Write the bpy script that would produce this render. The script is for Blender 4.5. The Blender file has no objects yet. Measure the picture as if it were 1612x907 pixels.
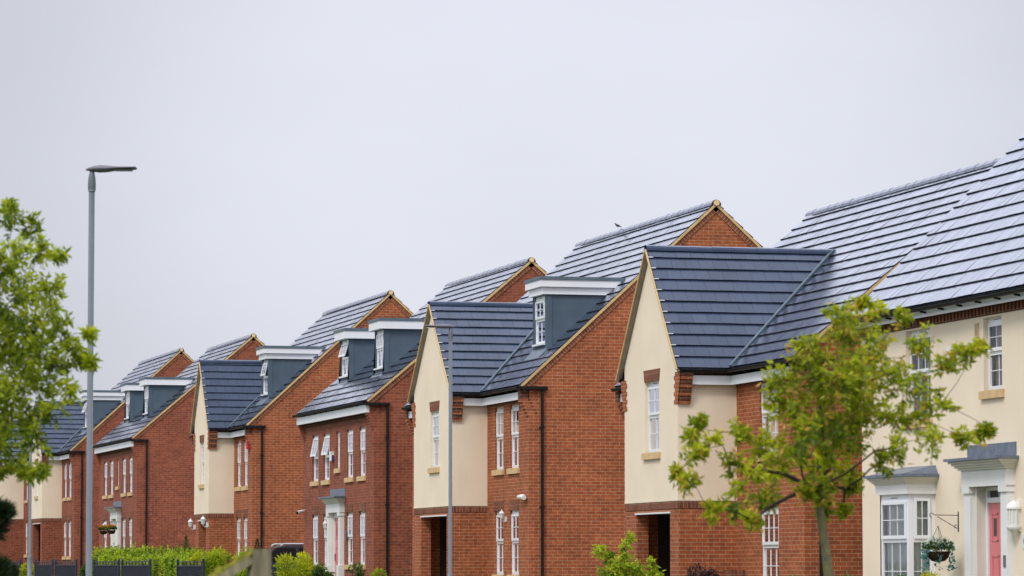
import bpy, math, random
import numpy as np
from mathutils import Vector
from math import radians as R, sin, cos, pi

random.seed(7)
SC = bpy.context.scene
COL = SC.collection

# ------------------------------------------------------------------ camera
EYE = 0.95
PSI = 14.589; PITCH = 4.256; FPX = 6000.0
cd = bpy.data.cameras.new('camera'); cam = bpy.data.objects.new('camera', cd); COL.objects.link(cam)
cam.location = (0, 0, EYE)
cam.rotation_euler = (R(90 + PITCH), 0, R(-PSI))
cd.sensor_width = 36.0; cd.lens = FPX / 1612 * 36.0
cd.clip_start = 0.5; cd.clip_end = 6000
cd.dof.use_dof = True; cd.dof.focus_distance = 88.0; cd.dof.aperture_fstop = 6.3
SC.camera = cam

# ------------------------------------------------------------------ sky, sun, exposure
SUN_EL, SUN_AZ = 47.0, -132.0      # azimuth from +Y towards +X
w = bpy.data.worlds.new('World'); SC.world = w; w.use_nodes = True
wn = w.node_tree; wn.nodes.clear()
out = wn.nodes.new('ShaderNodeOutputWorld'); bg = wn.nodes.new('ShaderNodeBackground')
sky = wn.nodes.new('ShaderNodeTexSky'); sky.sky_type = 'NISHITA'; sky.sun_disc = False
sky.sun_elevation = R(SUN_EL); sky.sun_rotation = R(SUN_AZ)
tc = wn.nodes.new('ShaderNodeTexCoord'); sp = wn.nodes.new('ShaderNodeSeparateXYZ')
rmp = wn.nodes.new('ShaderNodeValToRGB')
el = rmp.color_ramp.elements
el[0].position = 0.0; el[0].color = (.312, .320, .362, 1)
el[1].position = 1.0; el[1].color = (.95, 1.0, 1.08, 1)
e = el.new(.07); e.color = (.328, .335, .374, 1)
e = el.new(.16); e.color = (.341, .347, .384, 1)
e = el.new(.40); e.color = (.62, .65, .72, 1)
noi = wn.nodes.new('ShaderNodeTexNoise'); noi.inputs['Scale'].default_value = 7; noi.inputs['Detail'].default_value = 4
mapn = wn.nodes.new('ShaderNodeMapping'); mapn.inputs['Scale'].default_value = (1, 1, 2.4)
mr = wn.nodes.new('ShaderNodeMapRange'); mr.inputs['From Min'].default_value = .3; mr.inputs['From Max'].default_value = .7
mr.inputs['To Min'].default_value = 19.7; mr.inputs['To Max'].default_value = 21.3
vm = wn.nodes.new('ShaderNodeVectorMath'); vm.operation = 'SCALE'
mx = wn.nodes.new('ShaderNodeMix'); mx.data_type = 'RGBA'; mx.inputs[0].default_value = 0.93
L = wn.links.new
L(tc.outputs['Generated'], sp.inputs[0]); L(sp.outputs['Z'], rmp.inputs[0])
L(tc.outputs['Generated'], mapn.inputs[0]); L(mapn.outputs[0], noi.inputs['Vector'])
# brighter sky patch fading outwards, partly standing in for lens vignetting
dp_ = wn.nodes.new('ShaderNodeVectorMath'); dp_.operation = 'DOT_PRODUCT'
_b = Vector((.262, .953, .112)).normalized(); dp_.inputs[1].default_value = _b
nrm = wn.nodes.new('ShaderNodeVectorMath'); nrm.operation = 'NORMALIZE'
L(tc.outputs['Generated'], nrm.inputs[0]); L(nrm.outputs[0], dp_.inputs[0])
mb_ = wn.nodes.new('ShaderNodeMapRange'); mb_.interpolation_type = 'SMOOTHSTEP'
mb_.inputs['From Min'].default_value = .988; mb_.inputs['From Max'].default_value = 1.0
mb_.inputs['To Min'].default_value = .80; mb_.inputs['To Max'].default_value = 1.0
L(dp_.outputs['Value'], mb_.inputs['Value'])
mm_ = wn.nodes.new('ShaderNodeMath'); mm_.operation = 'MULTIPLY'; L(mb_.outputs[0], mm_.inputs[1])
L(noi.outputs[0], mr.inputs['Value']); L(mr.outputs[0], mm_.inputs[0]); L(rmp.outputs[0], vm.inputs[0]); L(mm_.outputs[0], vm.inputs['Scale'])
L(sky.outputs[0], mx.inputs[6]); L(vm.outputs[0], mx.inputs[7]); L(mx.outputs[2], bg.inputs['Color'])
bg.inputs['Strength'].default_value = 0.115
L(bg.outputs[0], out.inputs[0])

sd = bpy.data.lights.new('sun', 'SUN'); sun = bpy.data.objects.new('sun', sd); COL.objects.link(sun)
sd.energy = 1.75; sd.angle = R(14); sd.color = (1, .95, .87)
az, eln = R(SUN_AZ), R(SUN_EL)
to_sun = Vector((sin(az) * cos(eln), cos(az) * cos(eln), sin(eln)))
sun.rotation_euler = to_sun.to_track_quat('Z', 'Y').to_euler()
SC.view_settings.view_transform = 'Standard'; SC.view_settings.look = 'None'
SC.view_settings.exposure = 0.0; SC.view_settings.gamma = 1.0
SC.view_settings.use_curve_mapping = False
SC.cycles.max_bounces = 6; SC.cycles.transparent_max_bounces = 8

# ------------------------------------------------------------------ camera maths used to place things where they stand
_p, _s = R(PITCH), R(PSI)
_F = Vector((sin(_s) * cos(_p), cos(_s) * cos(_p), sin(_p))); _R = Vector((cos(_s), -sin(_s), 0)); _U = _R.cross(_F)
def ray(x, y): return _F + _R * ((x - 806) / FPX) + _U * ((453.5 - y) / FPX)
def at_d(x, y, d): return Vector((0, 0, EYE)) + ray(x, y) * d
def at_X(x, y, X): r = ray(x, y); return Vector((0, 0, EYE)) + r * (X / r.x)
def at_Y(x, y, Y): r = ray(x, y); return Vector((0, 0, EYE)) + r * (Y / r.y)
def ground_z(y): return -0.15 + 0.0102 * (max(-40, min(y, 230)) - 64)

# ------------------------------------------------------------------ materials
MATS = {}
def newmat(name):
    m = bpy.data.materials.new(name); m.use_nodes = True; MATS[name] = m
    return m, m.node_tree, m.node_tree.nodes['Principled BSDF']
def N(nt, t, **kw):
    n = nt.nodes.new(t)
    for k, v in kw.items():
        if k.startswith('_'): setattr(n, k[1:], v)
        else: n.inputs[k.replace('__', ' ')].default_value = v
    return n
def plain(name, col, rough=.6, var=.12, scale=6, bump=.0, spec=.4, metal=0, bscale=60):
    m, nt, b = newmat(name)
    c = N(nt, 'ShaderNodeTexCoord'); n = N(nt, 'ShaderNodeTexNoise', Scale=scale, Detail=5.0)
    nt.links.new(c.outputs['Object'], n.inputs['Vector'])
    r = N(nt, 'ShaderNodeValToRGB'); e = r.color_ramp.elements
    e[0].position = .3; e[1].position = .7
    e[0].color = tuple(x * (1 - var) for x in col) + (1,); e[1].color = tuple(min(1, x * (1 + var)) for x in col) + (1,)
    nt.links.new(n.outputs[0], r.inputs[0]); nt.links.new(r.outputs[0], b.inputs['Base Color'])
    b.inputs['Roughness'].default_value = rough; b.inputs['Metallic'].default_value = metal
    b.inputs['Specular IOR Level'].default_value = spec
    if bump:
        n2 = N(nt, 'ShaderNodeTexNoise', Scale=bscale, Detail=3.0); nt.links.new(c.outputs['Object'], n2.inputs['Vector'])
        bp = N(nt, 'ShaderNodeBump', Strength=bump, Distance=.01); nt.links.new(n2.outputs[0], bp.inputs['Height'])
        nt.links.new(bp.outputs[0], b.inputs['Normal'])
    return m
def brick(name, c1, c2, mort, soldier=False, var=.3):
    m, nt, b = newmat(name)
    uv = N(nt, 'ShaderNodeUVMap'); src = uv.outputs[0]
    if soldier:
        mp = N(nt, 'ShaderNodeMapping', Rotation=(0, 0, pi / 2)); nt.links.new(src, mp.inputs[0]); src = mp.outputs[0]
    bt = N(nt, 'ShaderNodeTexBrick', Scale=1.0)
    bt.offset = 0 if soldier else .5
    bt.inputs['Color1'].default_value = c1 + (1,); bt.inputs['Color2'].default_value = c2 + (1,)
    bt.inputs['Mortar'].default_value = mort + (1,)
    bt.inputs['Mortar Size'].default_value = .0056; bt.inputs['Mortar Smooth'].default_value = .25
    bt.inputs['Bias'].default_value = -.1
    bt.inputs['Brick Width'].default_value = .225; bt.inputs['Row Height'].default_value = .075
    nt.links.new(src, bt.inputs['Vector'])
    # blotches of darker and paler fired bricks and weathering
    n = N(nt, 'ShaderNodeTexNoise', Scale=1.1, Detail=6.0, Roughness=.65); nt.links.new(src, n.inputs['Vector'])
    n3 = N(nt, 'ShaderNodeTexNoise', Scale=9.0, Detail=2.0); nt.links.new(src, n3.inputs['Vector'])
    ad = N(nt, 'ShaderNodeMath', _operation='ADD'); nt.links.new(n.outputs[0], ad.inputs[0]); nt.links.new(n3.outputs[0], ad.inputs[1])
    mrg = N(nt, 'ShaderNodeMapRange'); mrg.inputs['From Min'].default_value = .7; mrg.inputs['From Max'].default_value = 1.3
    mrg.inputs['To Min'].default_value = 1 - var; mrg.inputs['To Max'].default_value = 1 + var
    nt.links.new(ad.outputs[0], mrg.inputs['Value'])
    v = N(nt, 'ShaderNodeVectorMath', _operation='SCALE'); nt.links.new(bt.outputs['Color'], v.inputs[0]); nt.links.new(mrg.outputs[0], v.inputs['Scale'])
    nt.links.new(v.outputs[0], b.inputs['Base Color'])
    bp = N(nt, 'ShaderNodeBump', Strength=.6, Distance=.006); bp.invert = True
    nt.links.new(bt.outputs['Fac'], bp.inputs['Height']); nt.links.new(bp.outputs[0], b.inputs['Normal'])
    b.inputs['Roughness'].default_value = .85; b.inputs['Specular IOR Level'].default_value = .25
    return m
MORT = (.46, .275, .165)
brick('brick_orange', (.355, .098, .036), (.265, .070, .029), MORT)
brick('brick_red', (.285, .078, .040), (.200, .052, .030), (.30, .165, .11))
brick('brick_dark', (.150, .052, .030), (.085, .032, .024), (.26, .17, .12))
brick('brick_soldier', (.215, .070, .036), (.125, .042, .026), (.30, .19, .13), soldier=True)
brick('brick_verge', (.27, .080, .036), (.17, .052, .028), (.46, .31, .20), soldier=True)
plain('render_cream', (.82, .695, .54), .9, .035, 1.3, .25, .1, bscale=180)
plain('verge_tan', (.60, .42, .20), .75, .15, 5)
plain('sill_stone', (.62, .43, .22), .8, .12, 6, .2)
plain('white_pvc', (.80, .81, .84), .3, .02, 4, 0, .5)
plain('white_paint', (.76, .75, .74), .5, .04, 2, 0, .4)
plain('cream_paint', (.70, .67, .58), .5, .05, 2, 0, .4)
plain('black_plastic', (.007, .007, .009), .55, .2, 6, 0, .25)
plain('soffit_grey', (.30, .28, .24), .7, .1, 5)
plain('barge_brown', (.26, .225, .19), .7, .15, 5)
plain('tile_edge', (.012, .014, .020), .8, .2, 8)
plain('lead_sheet', (.125, .15, .20), .42, .28, 7, .2, .5, bscale=20)
plain('dormer_grey', (.072, .104, .140), .6, .10, 3, .15, .35, bscale=120)
plain('dormer_cap', (.10, .135, .17), .5, .15, 3)
plain('door_pink', (.68, .185, .20), .35, .04, 3, 0, .5)
plain('door_white', (.72, .72, .70), .35, .03, 3)
plain('door_and_shade_dark', (.015, .015, .018), .4, .1, 3)  # near-black for doors, ironwork and painted shade
plain('curtain_cloth', (.60, .58, .59), .9, .10, 12)
plain('net_curtain', (.88, .90, .86), .9, .04, 20)
plain('blind_cloth', (.50, .47, .44), .9, .05, 6)
plain('post_grey', (.125, .142, .165), .45, .06, 3, 0, .5)
plain('lamp_dark', (.13, .125, .16), .45, .08, 6, 0, .5)
plain('chrome', (.5, .5, .5), .2, .05, 5, metal=1)
plain('red_plastic', (.60, .03, .04), .4, .05, 5)
plain('blue_plastic', (.02, .03, .22), .4, .05, 5)
plain('frosted_lamp', (.70, .70, .68), .25, .05, 5, 0, .6)
plain('asphalt', (.052, .052, .055), .9, .25, 3, .5, .2, bscale=90)
plain('pavement', (.20, .195, .185), .9, .15, 4, .4, .2)
plain('kerb_stone', (.30, .29, .27), .85, .12, 4, .3)
plain('paint_white', (.72, .72, .70), .7, .1, 9)
plain('drive_block', (.20, .13, .105), .9, .2, 5, .4)
plain('grass', (.052, .090, .020), .95, .4, 3, .8, .1, bscale=40)
plain('railing_black', (.018, .022, .034), .5, .15, 6)
plain('post_wood', (.235, .205, .135), .9, .45, 5, .6, .15, bscale=30)
def grain():
    nt = MATS['post_wood'].node_tree; c = [n for n in nt.nodes if n.type == 'TEX_COORD'][0]
    mp = N(nt, 'ShaderNodeMapping', Scale=(14, 14, 1.6)); nt.links.new(c.outputs['Object'], mp.inputs[0])
    for n in nt.nodes:
        if n.type == 'TEX_NOISE': nt.links.new(mp.outputs[0], n.inputs['Vector']); n.inputs['Scale'].default_value = 1.8
grain()
plain('mossy_wood', (.27, .25, .035), .95, .40, 14, .8, .1, bscale=40)
plain('bark', (.125, .115, .085), .95, .55, 22, .9, .1, bscale=60)
plain('bark_dark', (.050, .042, .032), .95, .4, 18, .9, .1, bscale=60)
plain('basket_liner', (.035, .022, .014), .95, .4, 30, .6, .1)
plain('car_paint', (.035, .045, .060), .25, .05, 3, 0, .6)
plain('car_roof_rail', (.55, .60, .66), .3, .05, 3, 0, .6)
plain('car_glass', (.012, .014, .018), .06, .1, 3, 0, .7)
plain('tyre', (.02, .02, .02), .9, .1, 8)
plain('rim', (.35, .36, .38), .35, .05, 5, 0, .6)
plain('bird_grey', (.05, .05, .065), .8, .4, 30)
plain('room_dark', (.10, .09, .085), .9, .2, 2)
# moss and lichen on the young tree's bark
def lichen():
    m, nt, b = newmat('bark_lichen')
    c = N(nt, 'ShaderNodeTexCoord'); n = N(nt, 'ShaderNodeTexNoise', Scale=14.0, Detail=6.0, Roughness=.75)
    nt.links.new(c.outputs['Object'], n.inputs['Vector'])
    r = N(nt, 'ShaderNodeValToRGB'); e = r.color_ramp.elements
    e[0].position = .33; e[0].color = (.07, .058, .04, 1); e[1].position = .64; e[1].color = (.36, .34, .27, 1)
    q = e.new(.46); q.color = (.15, .14, .10, 1); q = e.new(.58); q.color = (.20, .17, .035, 1)
    nt.links.new(n.outputs[0], r.inputs[0]); nt.links.new(r.outputs[0], b.inputs['Base Color'])
    bp = N(nt, 'ShaderNodeBump', Strength=.8, Distance=.01); nt.links.new(n.outputs[0], bp.inputs['Height']); nt.links.new(bp.outputs[0], b.inputs['Normal'])
    b.inputs['Roughness'].default_value = .9
lichen()
# slate-grey roof tiles: per-tile tint from its uv
def slate():
    m, nt, b = newmat('roof_tile')
    uv = N(nt, 'ShaderNodeUVMap'); wn_ = N(nt, 'ShaderNodeTexWhiteNoise', _noise_dimensions='2D')
    nt.links.new(uv.outputs[0], wn_.inputs['Vector'])
    r = N(nt, 'ShaderNodeValToRGB'); e = r.color_ramp.elements
    e[0].color = (.027, .041, .082, 1); e[1].color = (.036, .052, .098, 1)
    nt.links.new(wn_.outputs['Value'], r.inputs[0])
    c = N(nt, 'ShaderNodeTexCoord'); n = N(nt, 'ShaderNodeTexNoise', Scale=1.6, Detail=6.0); nt.links.new(c.outputs['Object'], n.inputs['Vector'])
    mrg = N(nt, 'ShaderNodeMapRange'); mrg.inputs['To Min'].default_value = .85; mrg.inputs['To Max'].default_value = 1.15
    mrg.inputs['From Min'].default_value = .3; mrg.inputs['From Max'].default_value = .7
    nt.links.new(n.outputs[0], mrg.inputs['Value'])
    v = N(nt, 'ShaderNodeVectorMath', _operation='SCALE'); nt.links.new(r.outputs[0], v.inputs[0]); nt.links.new(mrg.outputs[0], v.inputs['Scale'])
    nt.links.new(v.outputs[0], b.inputs['Base Color'])
    rr = N(nt, 'ShaderNodeMapRange'); rr.inputs['To Min'].default_value = .22; rr.inputs['To Max'].default_value = .36
    nt.links.new(wn_.outputs['Value'], rr.inputs['Value']); nt.links.new(rr.outputs[0], b.inputs['Roughness'])
    n2 = N(nt, 'ShaderNodeTexNoise', Scale=45.0, Detail=3.0); nt.links.new(c.outputs['Object'], n2.inputs['Vector'])
    bp = N(nt, 'ShaderNodeBump', Strength=.12, Distance=.01); nt.links.new(n2.outputs[0], bp.inputs['Height']); nt.links.new(bp.outputs[0], b.inputs['Normal'])
    # wet film: mirror-like towards grazing angles
    b.inputs['Specular IOR Level'].default_value = .22
    gl = N(nt, 'ShaderNodeBsdfGlossy'); gl.inputs[0].default_value = (.80, .81, .89, 1); gl.inputs['Roughness'].default_value = .14; nt.links.new(bp.outputs[0], gl.inputs['Normal'])
    lw = N(nt, 'ShaderNodeLayerWeight', Blend=.5); pw = N(nt, 'ShaderNodeMath', _operation='POWER'); nt.links.new(lw.outputs['Facing'], pw.inputs[0]); pw.inputs[1].default_value = 4.0
    ml = N(nt, 'ShaderNodeMath', _operation='MULTIPLY'); nt.links.new(pw.outputs[0], ml.inputs[0]); ml.use_clamp = True
    m2 = N(nt, 'ShaderNodeMapRange'); m2.inputs['To Min'].default_value = 1.15; m2.inputs['To Max'].default_value = 1.6; nt.links.new(wn_.outputs['Value'], m2.inputs['Value']); nt.links.new(m2.outputs[0], ml.inputs[1])
    ms = N(nt, 'ShaderNodeMixShader'); nt.links.new(ml.outputs[0], ms.inputs[0]); nt.links.new(b.outputs[0], ms.inputs[1]); nt.links.new(gl.outputs[0], ms.inputs[2]); nt.links.new(ms.outputs[0], nt.nodes['Material Output'].inputs[0])
slate()
def glassmat():
    m = bpy.data.materials.new('window_glass'); m.use_nodes = True; MATS['window_glass'] = m; nt = m.node_tree
    nt.nodes.clear(); o = N(nt, 'ShaderNodeOutputMaterial'); t = N(nt, 'ShaderNodeBsdfTransparent'); t.inputs[0].default_value = (.86, .88, .88, 1)
    g = N(nt, 'ShaderNodeBsdfGlossy'); g.inputs['Roughness'].default_value = .03; g.inputs[0].default_value = (.75, .75, .8, 1)
    f = N(nt, 'ShaderNodeFresnel', IOR=1.45); mxs = N(nt, 'ShaderNodeMixShader')
    nt.links.new(f.outputs[0], mxs.inputs[0]); nt.links.new(t.outputs[0], mxs.inputs[1]); nt.links.new(g.outputs[0], mxs.inputs[2]); nt.links.new(mxs.outputs[0], o.inputs[0])
glassmat()
def leafmat(name, dark, light, tip=None, trans=.35):
    """leaf colour by a random number stored per leaf (uv.x); uv.y marks young growth"""
    m = bpy.data.materials.new(name); m.use_nodes = True; MATS[name] = m; nt = m.node_tree; b = nt.nodes['Principled BSDF']; o = nt.nodes['Material Output']
    uv = N(nt, 'ShaderNodeUVMap'); s = N(nt, 'ShaderNodeSeparateXYZ'); nt.links.new(uv.outputs[0], s.inputs[0])
    r = N(nt, 'ShaderNodeValToRGB'); e = r.color_ramp.elements; e[0].color = dark + (1,); e[1].color = light + (1,)
    nt.links.new(s.outputs['X'], r.inputs[0])
    mxn = N(nt, 'ShaderNodeMix', _data_type='RGBA'); nt.links.new(s.outputs['Y'], mxn.inputs[0]); nt.links.new(r.outputs[0], mxn.inputs[6])
    mxn.inputs[7].default_value = (tip or light) + (1,)
    nt.links.new(mxn.outputs[2], b.inputs['Base Color']); b.inputs['Roughness'].default_value = .5; b.inputs['Specular IOR Level'].default_value = .35
    tr = N(nt, 'ShaderNodeBsdfTranslucent'); nt.links.new(mxn.outputs[2], tr.inputs[0])
    ms = N(nt, 'ShaderNodeMixShader'); ms.inputs[0].default_value = trans
    nt.links.new(b.outputs[0], ms.inputs[1]); nt.links.new(tr.outputs[0], ms.inputs[2]); nt.links.new(ms.outputs[0], o.inputs[0])
leafmat('leaf_lime', (.07, .14, .008), (.54, .60, .016), (.62, .56, .03), .48)
leafmat('leaf_green', (.095, .18, .008), (.58, .60, .014), (.80, .36, .09), .50)
leafmat('leaf_dark', (.008, .018, .006), (.030, .055, .014), (.05, .08, .02), .2)
leafmat('leaf_yellow', (.18, .27, .012), (.66, .66, .02), (.80, .68, .03), .45)
leafmat('leaf_hedge', (.03, .085, .006), (.44, .58, .018), (.60, .60, .02), .42)
leafmat('leaf_bright', (.10, .21, .010), (.52, .62, .02), (.66, .62, .03), .45)
leafmat('leaf_mid', (.03, .07, .015), (.11, .19, .03), (.3, .3, .05))
leafmat('leaf_purple', (.022, .010, .012), (.075, .030, .032), (.12, .05, .05), .2)
leafmat('leaf_blue', (.04, .14, .14), (.18, .45, .42), (.3, .6, .55))
leafmat('petal_orange', (.60, .22, .02), (.80, .50, .04), (.8, .6, .05))
leafmat('petal_white', (.55, .60, .50), (.80, .82, .75), (.8, .8, .7))

# ------------------------------------------------------------------ mesh collector
class MB:
    def __init__(s): s.v = []; s.f = []; s.m = []; s.uv = []; s.mats = []
    def mi(s, mat):
        if mat not in s.mats: s.mats.append(mat)
        return s.mats.index(mat)
    def face(s, pts, mat, uv=None):
        i = len(s.v); s.v += [tuple(p) for p in pts]; s.f.append(tuple(range(i, i + len(pts)))); s.m.append(s.mi(mat)); s.uv.append(uv)
    def box(s, x0, x1, y0, y1, z0, z1, mat):
        s.hexa([(x0, y0, z0), (x1, y0, z0), (x1, y1, z0), (x0, y1, z0), (x0, y0, z1), (x1, y0, z1), (x1, y1, z1), (x0, y1, z1)], mat)
    def hexa(s, p, mat, uvf=None):
        for q in ((0, 3, 2, 1), (4, 5, 6, 7), (0, 1, 5, 4), (1, 2, 6, 5), (2, 3, 7, 6), (3, 0, 4, 7)):
            s.face([p[k] for k in q], mat, None if uvf is None else [uvf[k] for k in q])
    def bar(s, a, b, up, wa, h, mat):
        """beam from a to b, width wa sideways, h along up (both centred)"""
        a = Vector(a); b = Vector(b); d = (b - a).normalized(); up = Vector(up); side = d.cross(up).normalized(); up = side.cross(d).normalized()
        sx = side * wa / 2; ux = up * h / 2
        s.hexa([a - sx - ux, b - sx - ux, b + sx - ux, a + sx - ux, a - sx + ux, b - sx + ux, b + sx + ux, a + sx + ux], mat)
    def tube(s, pts, rad, mat, n=8, cap=True):
        pts = [Vector(p) for p in pts]
        if not isinstance(rad, (list, tuple)): rad = [rad] * len(pts)
        rings = []; ref = None
        for i, p in enumerate(pts):
            d = (pts[min(i + 1, len(pts) - 1)] - pts[max(i - 1, 0)]).normalized()
            if ref is None: ref = Vector((0, 0, 1)) if abs(d.z) < .9 else Vector((1, 0, 0))
            a = d.cross(ref).normalized(); b2 = a.cross(d).normalized(); ref = b2
            rings.append([p + (a * cos(2 * pi * k / n) + b2 * sin(2 * pi * k / n)) * rad[i] for k in range(n)])
        base = len(s.v); mi = s.mi(mat)
        for r in rings: s.v += [tuple(q) for q in r]
        for i in range(len(rings) - 1):
            for k in range(n):
                k2 = (k + 1) % n
                s.f.append((base + i * n + k, base + i * n + k2, base + (i + 1) * n + k2, base + (i + 1) * n + k)); s.m.append(mi); s.uv.append(None)
        if cap:
            s.f.append(tuple(base + k for k in range(n))); s.m.append(mi); s.uv.append(None)
            s.f.append(tuple(base + (len(rings) - 1) * n + k for k in range(n))); s.m.append(mi); s.uv.append(None)
    def lathe(s, c, prof, mat, n=14, ax=(0, 0, 1)):
        c = Vector(c); ax = Vector(ax); s.tube([c + ax * z for r, z in prof], [max(r, .0005) for r, z in prof], mat, n)
    def build(s, name, parent=None, smooth=False):
        me = bpy.data.meshes.new(name); me.from_pydata(s.v, [], s.f)
        for mt in s.mats: me.materials.append(MATS[mt])
        me.polygons.foreach_set('material_index', s.m)
        ul = me.uv_layers.new(name='UVMap'); buf = []
        V = s.v
        for f, uv in zip(s.f, s.uv):
            if uv is not None:
                for q in uv: buf += [q[0], q[1]]
            else:
                a, b, c = Vector(V[f[0]]), Vector(V[f[1]]), Vector(V[f[2]]); n = (b - a).cross(c - a)
                ax, ay, az_ = abs(n.x), abs(n.y), abs(n.z)
                if az_ >= ax and az_ >= ay: buf += [t for k in f for t in (V[k][0], V[k][1])]
                elif ax >= ay: buf += [t for k in f for t in (V[k][1], V[k][2])]
                else: buf += [t for k in f for t in (V[k][0], V[k][2])]
        ul.data.foreach_set('uv', buf)
        if smooth: me.polygons.foreach_set('use_smooth', [True] * len(me.polygons))
        me.update(); o = bpy.data.objects.new(name, me); COL.objects.link(o)
        if parent: o.parent = parent
        return o
def thing(name, label, cat, loc=(0, 0, 0), group=None, rz=0):
    o = bpy.data.objects.new(name, None); o.empty_display_size = .3; COL.objects.link(o); o.location = loc; o.rotation_euler = (0, 0, rz)
    o['label'] = label; o['category'] = cat
    if group: o['group'] = group
    return o
def tag(o, label, cat, group=None, loc=None):
    o['label'] = label; o['category'] = cat
    if group: o['group'] = group
    return o
def struct(o): o['kind'] = 'structure'; return o

# ------------------------------------------------------------------ the setting
def sheet(name, x0, x1, y0, y1, dz, mat, n=60):
    m = MB(); ys = [y0 + (y1 - y0) * i / n for i in range(n + 1)]
    for a, b in zip(ys[:-1], ys[1:]):
        za, zb = ground_z(a) + dz, ground_z(b) + dz
        m.face([(x0, a, za), (x1, a, za), (x1, b, zb), (x0, b, zb)], mat)
    return struct(m.build(name))
sheet('ground', -1500, 1500, -400, 3000, -.03, 'grass', 340)
sheet('road', 10.4, 15.8, -60, 320, .002, 'asphalt')
def slab(name, x0, x1, y0, y1, h, mat, n=60):
    m = MB(); ys = [y0 + (y1 - y0) * i / n for i in range(n + 1)]
    for a, b in zip(ys[:-1], ys[1:]):
        za, zb = ground_z(a), ground_z(b)
        m.hexa([(x0, a, za - .1), (x1, a, za - .1), (x1, b, zb - .1), (x0, b, zb - .1), (x0, a, za + h), (x1, a, za + h), (x1, b, zb + h), (x0, b, zb + h)], mat)
    return struct(m.build(name))
slab('kerb', 15.8, 15.93, -60, 320, .11, 'kerb_stone'); slab('kerb', 10.27, 10.4, -60, 320, .11, 'kerb_stone')
slab('pavement', 15.93, 17.7, -60, 320, .10, 'pavement'); slab('pavement', 8.9, 10.27, -60, 320, .10, 'pavement')
mk = MB()
for k in range(62):
    y = -50 + k * 6; z = ground_z(y) + .008; z2 = ground_z(y + 2) + .008
    mk.face([(13.05, y, z), (13.15, y, z), (13.15, y + 2, z2), (13.05, y + 2, z2)], 'paint_white')
struct(mk.build('road_marking'))
for ya, yb in ((57.5, 60.8), (77, 82.5), (110, 115.8), (128.5, 138.5), (150, 155)):
    sheet('driveway', 17.7, 30, ya, yb, .006, 'drive_block', 4)

# ------------------------------------------------------------------ building helpers (local house space: x=0 facade, -x towards the street, y along the street)
def wall(mb, T, u0, u1, z0, z1, holes, mat, depth=.10, rmat=None):
    us = sorted(set([u0, u1] + [h[0] for h in holes] + [h[1] for h in holes])); zs = sorted(set([z0, z1] + [h[2] for h in holes] + [h[3] for h in holes]))
    us = [u for u in us if u0 <= u <= u1]; zs = [z for z in zs if z0 <= z <= z1]
    for a, b in zip(us[:-1], us[1:]):
        for c, d in zip(zs[:-1], zs[1:]):
            um, zm = (a + b) / 2, (c + d) / 2
            if any(h[0] < um < h[1] and h[2] < zm < h[3] for h in holes): continue
            mb.face([T(a, 0, c), T(b, 0, c), T(b, 0, d), T(a, 0, d)], mat)
    for h in holes:
        a, b, c, d = h[:4]; dp = -(h[4] if len(h) > 4 else depth); rm = rmat or mat
        mb.face([T(a, 0, c), T(a, dp, c), T(a, dp, d), T(a, 0, d)], rm); mb.face([T(b, 0, c), T(b, dp, c), T(b, dp, d), T(b, 0, d)], rm)
        mb.face([T(a, 0, d), T(b, 0, d), T(b, dp, d), T(a, dp, d)], rm); mb.face([T(a, 0, c), T(b, 0, c), T(b, dp, c), T(a, dp, c)], rm)
def Tfront(x0): return lambda u, d, z: (x0 - d, u, z)          # wall facing the street
def Tside(y0): return lambda u, d, z: (u, y0 - d, z)           # wall facing the camera end
def tbox(mb, T, u0, u1, d0, d1, z0, z1, mat):
    p = [T(u0, d0, z0), T(u1, d0, z0), T(u1, d1, z0), T(u0, d1, z0), T(u0, d0, z1), T(u1, d0, z1), T(u1, d1, z1), T(u0, d1, z1)]
    mb.hexa(p, mat)
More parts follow.
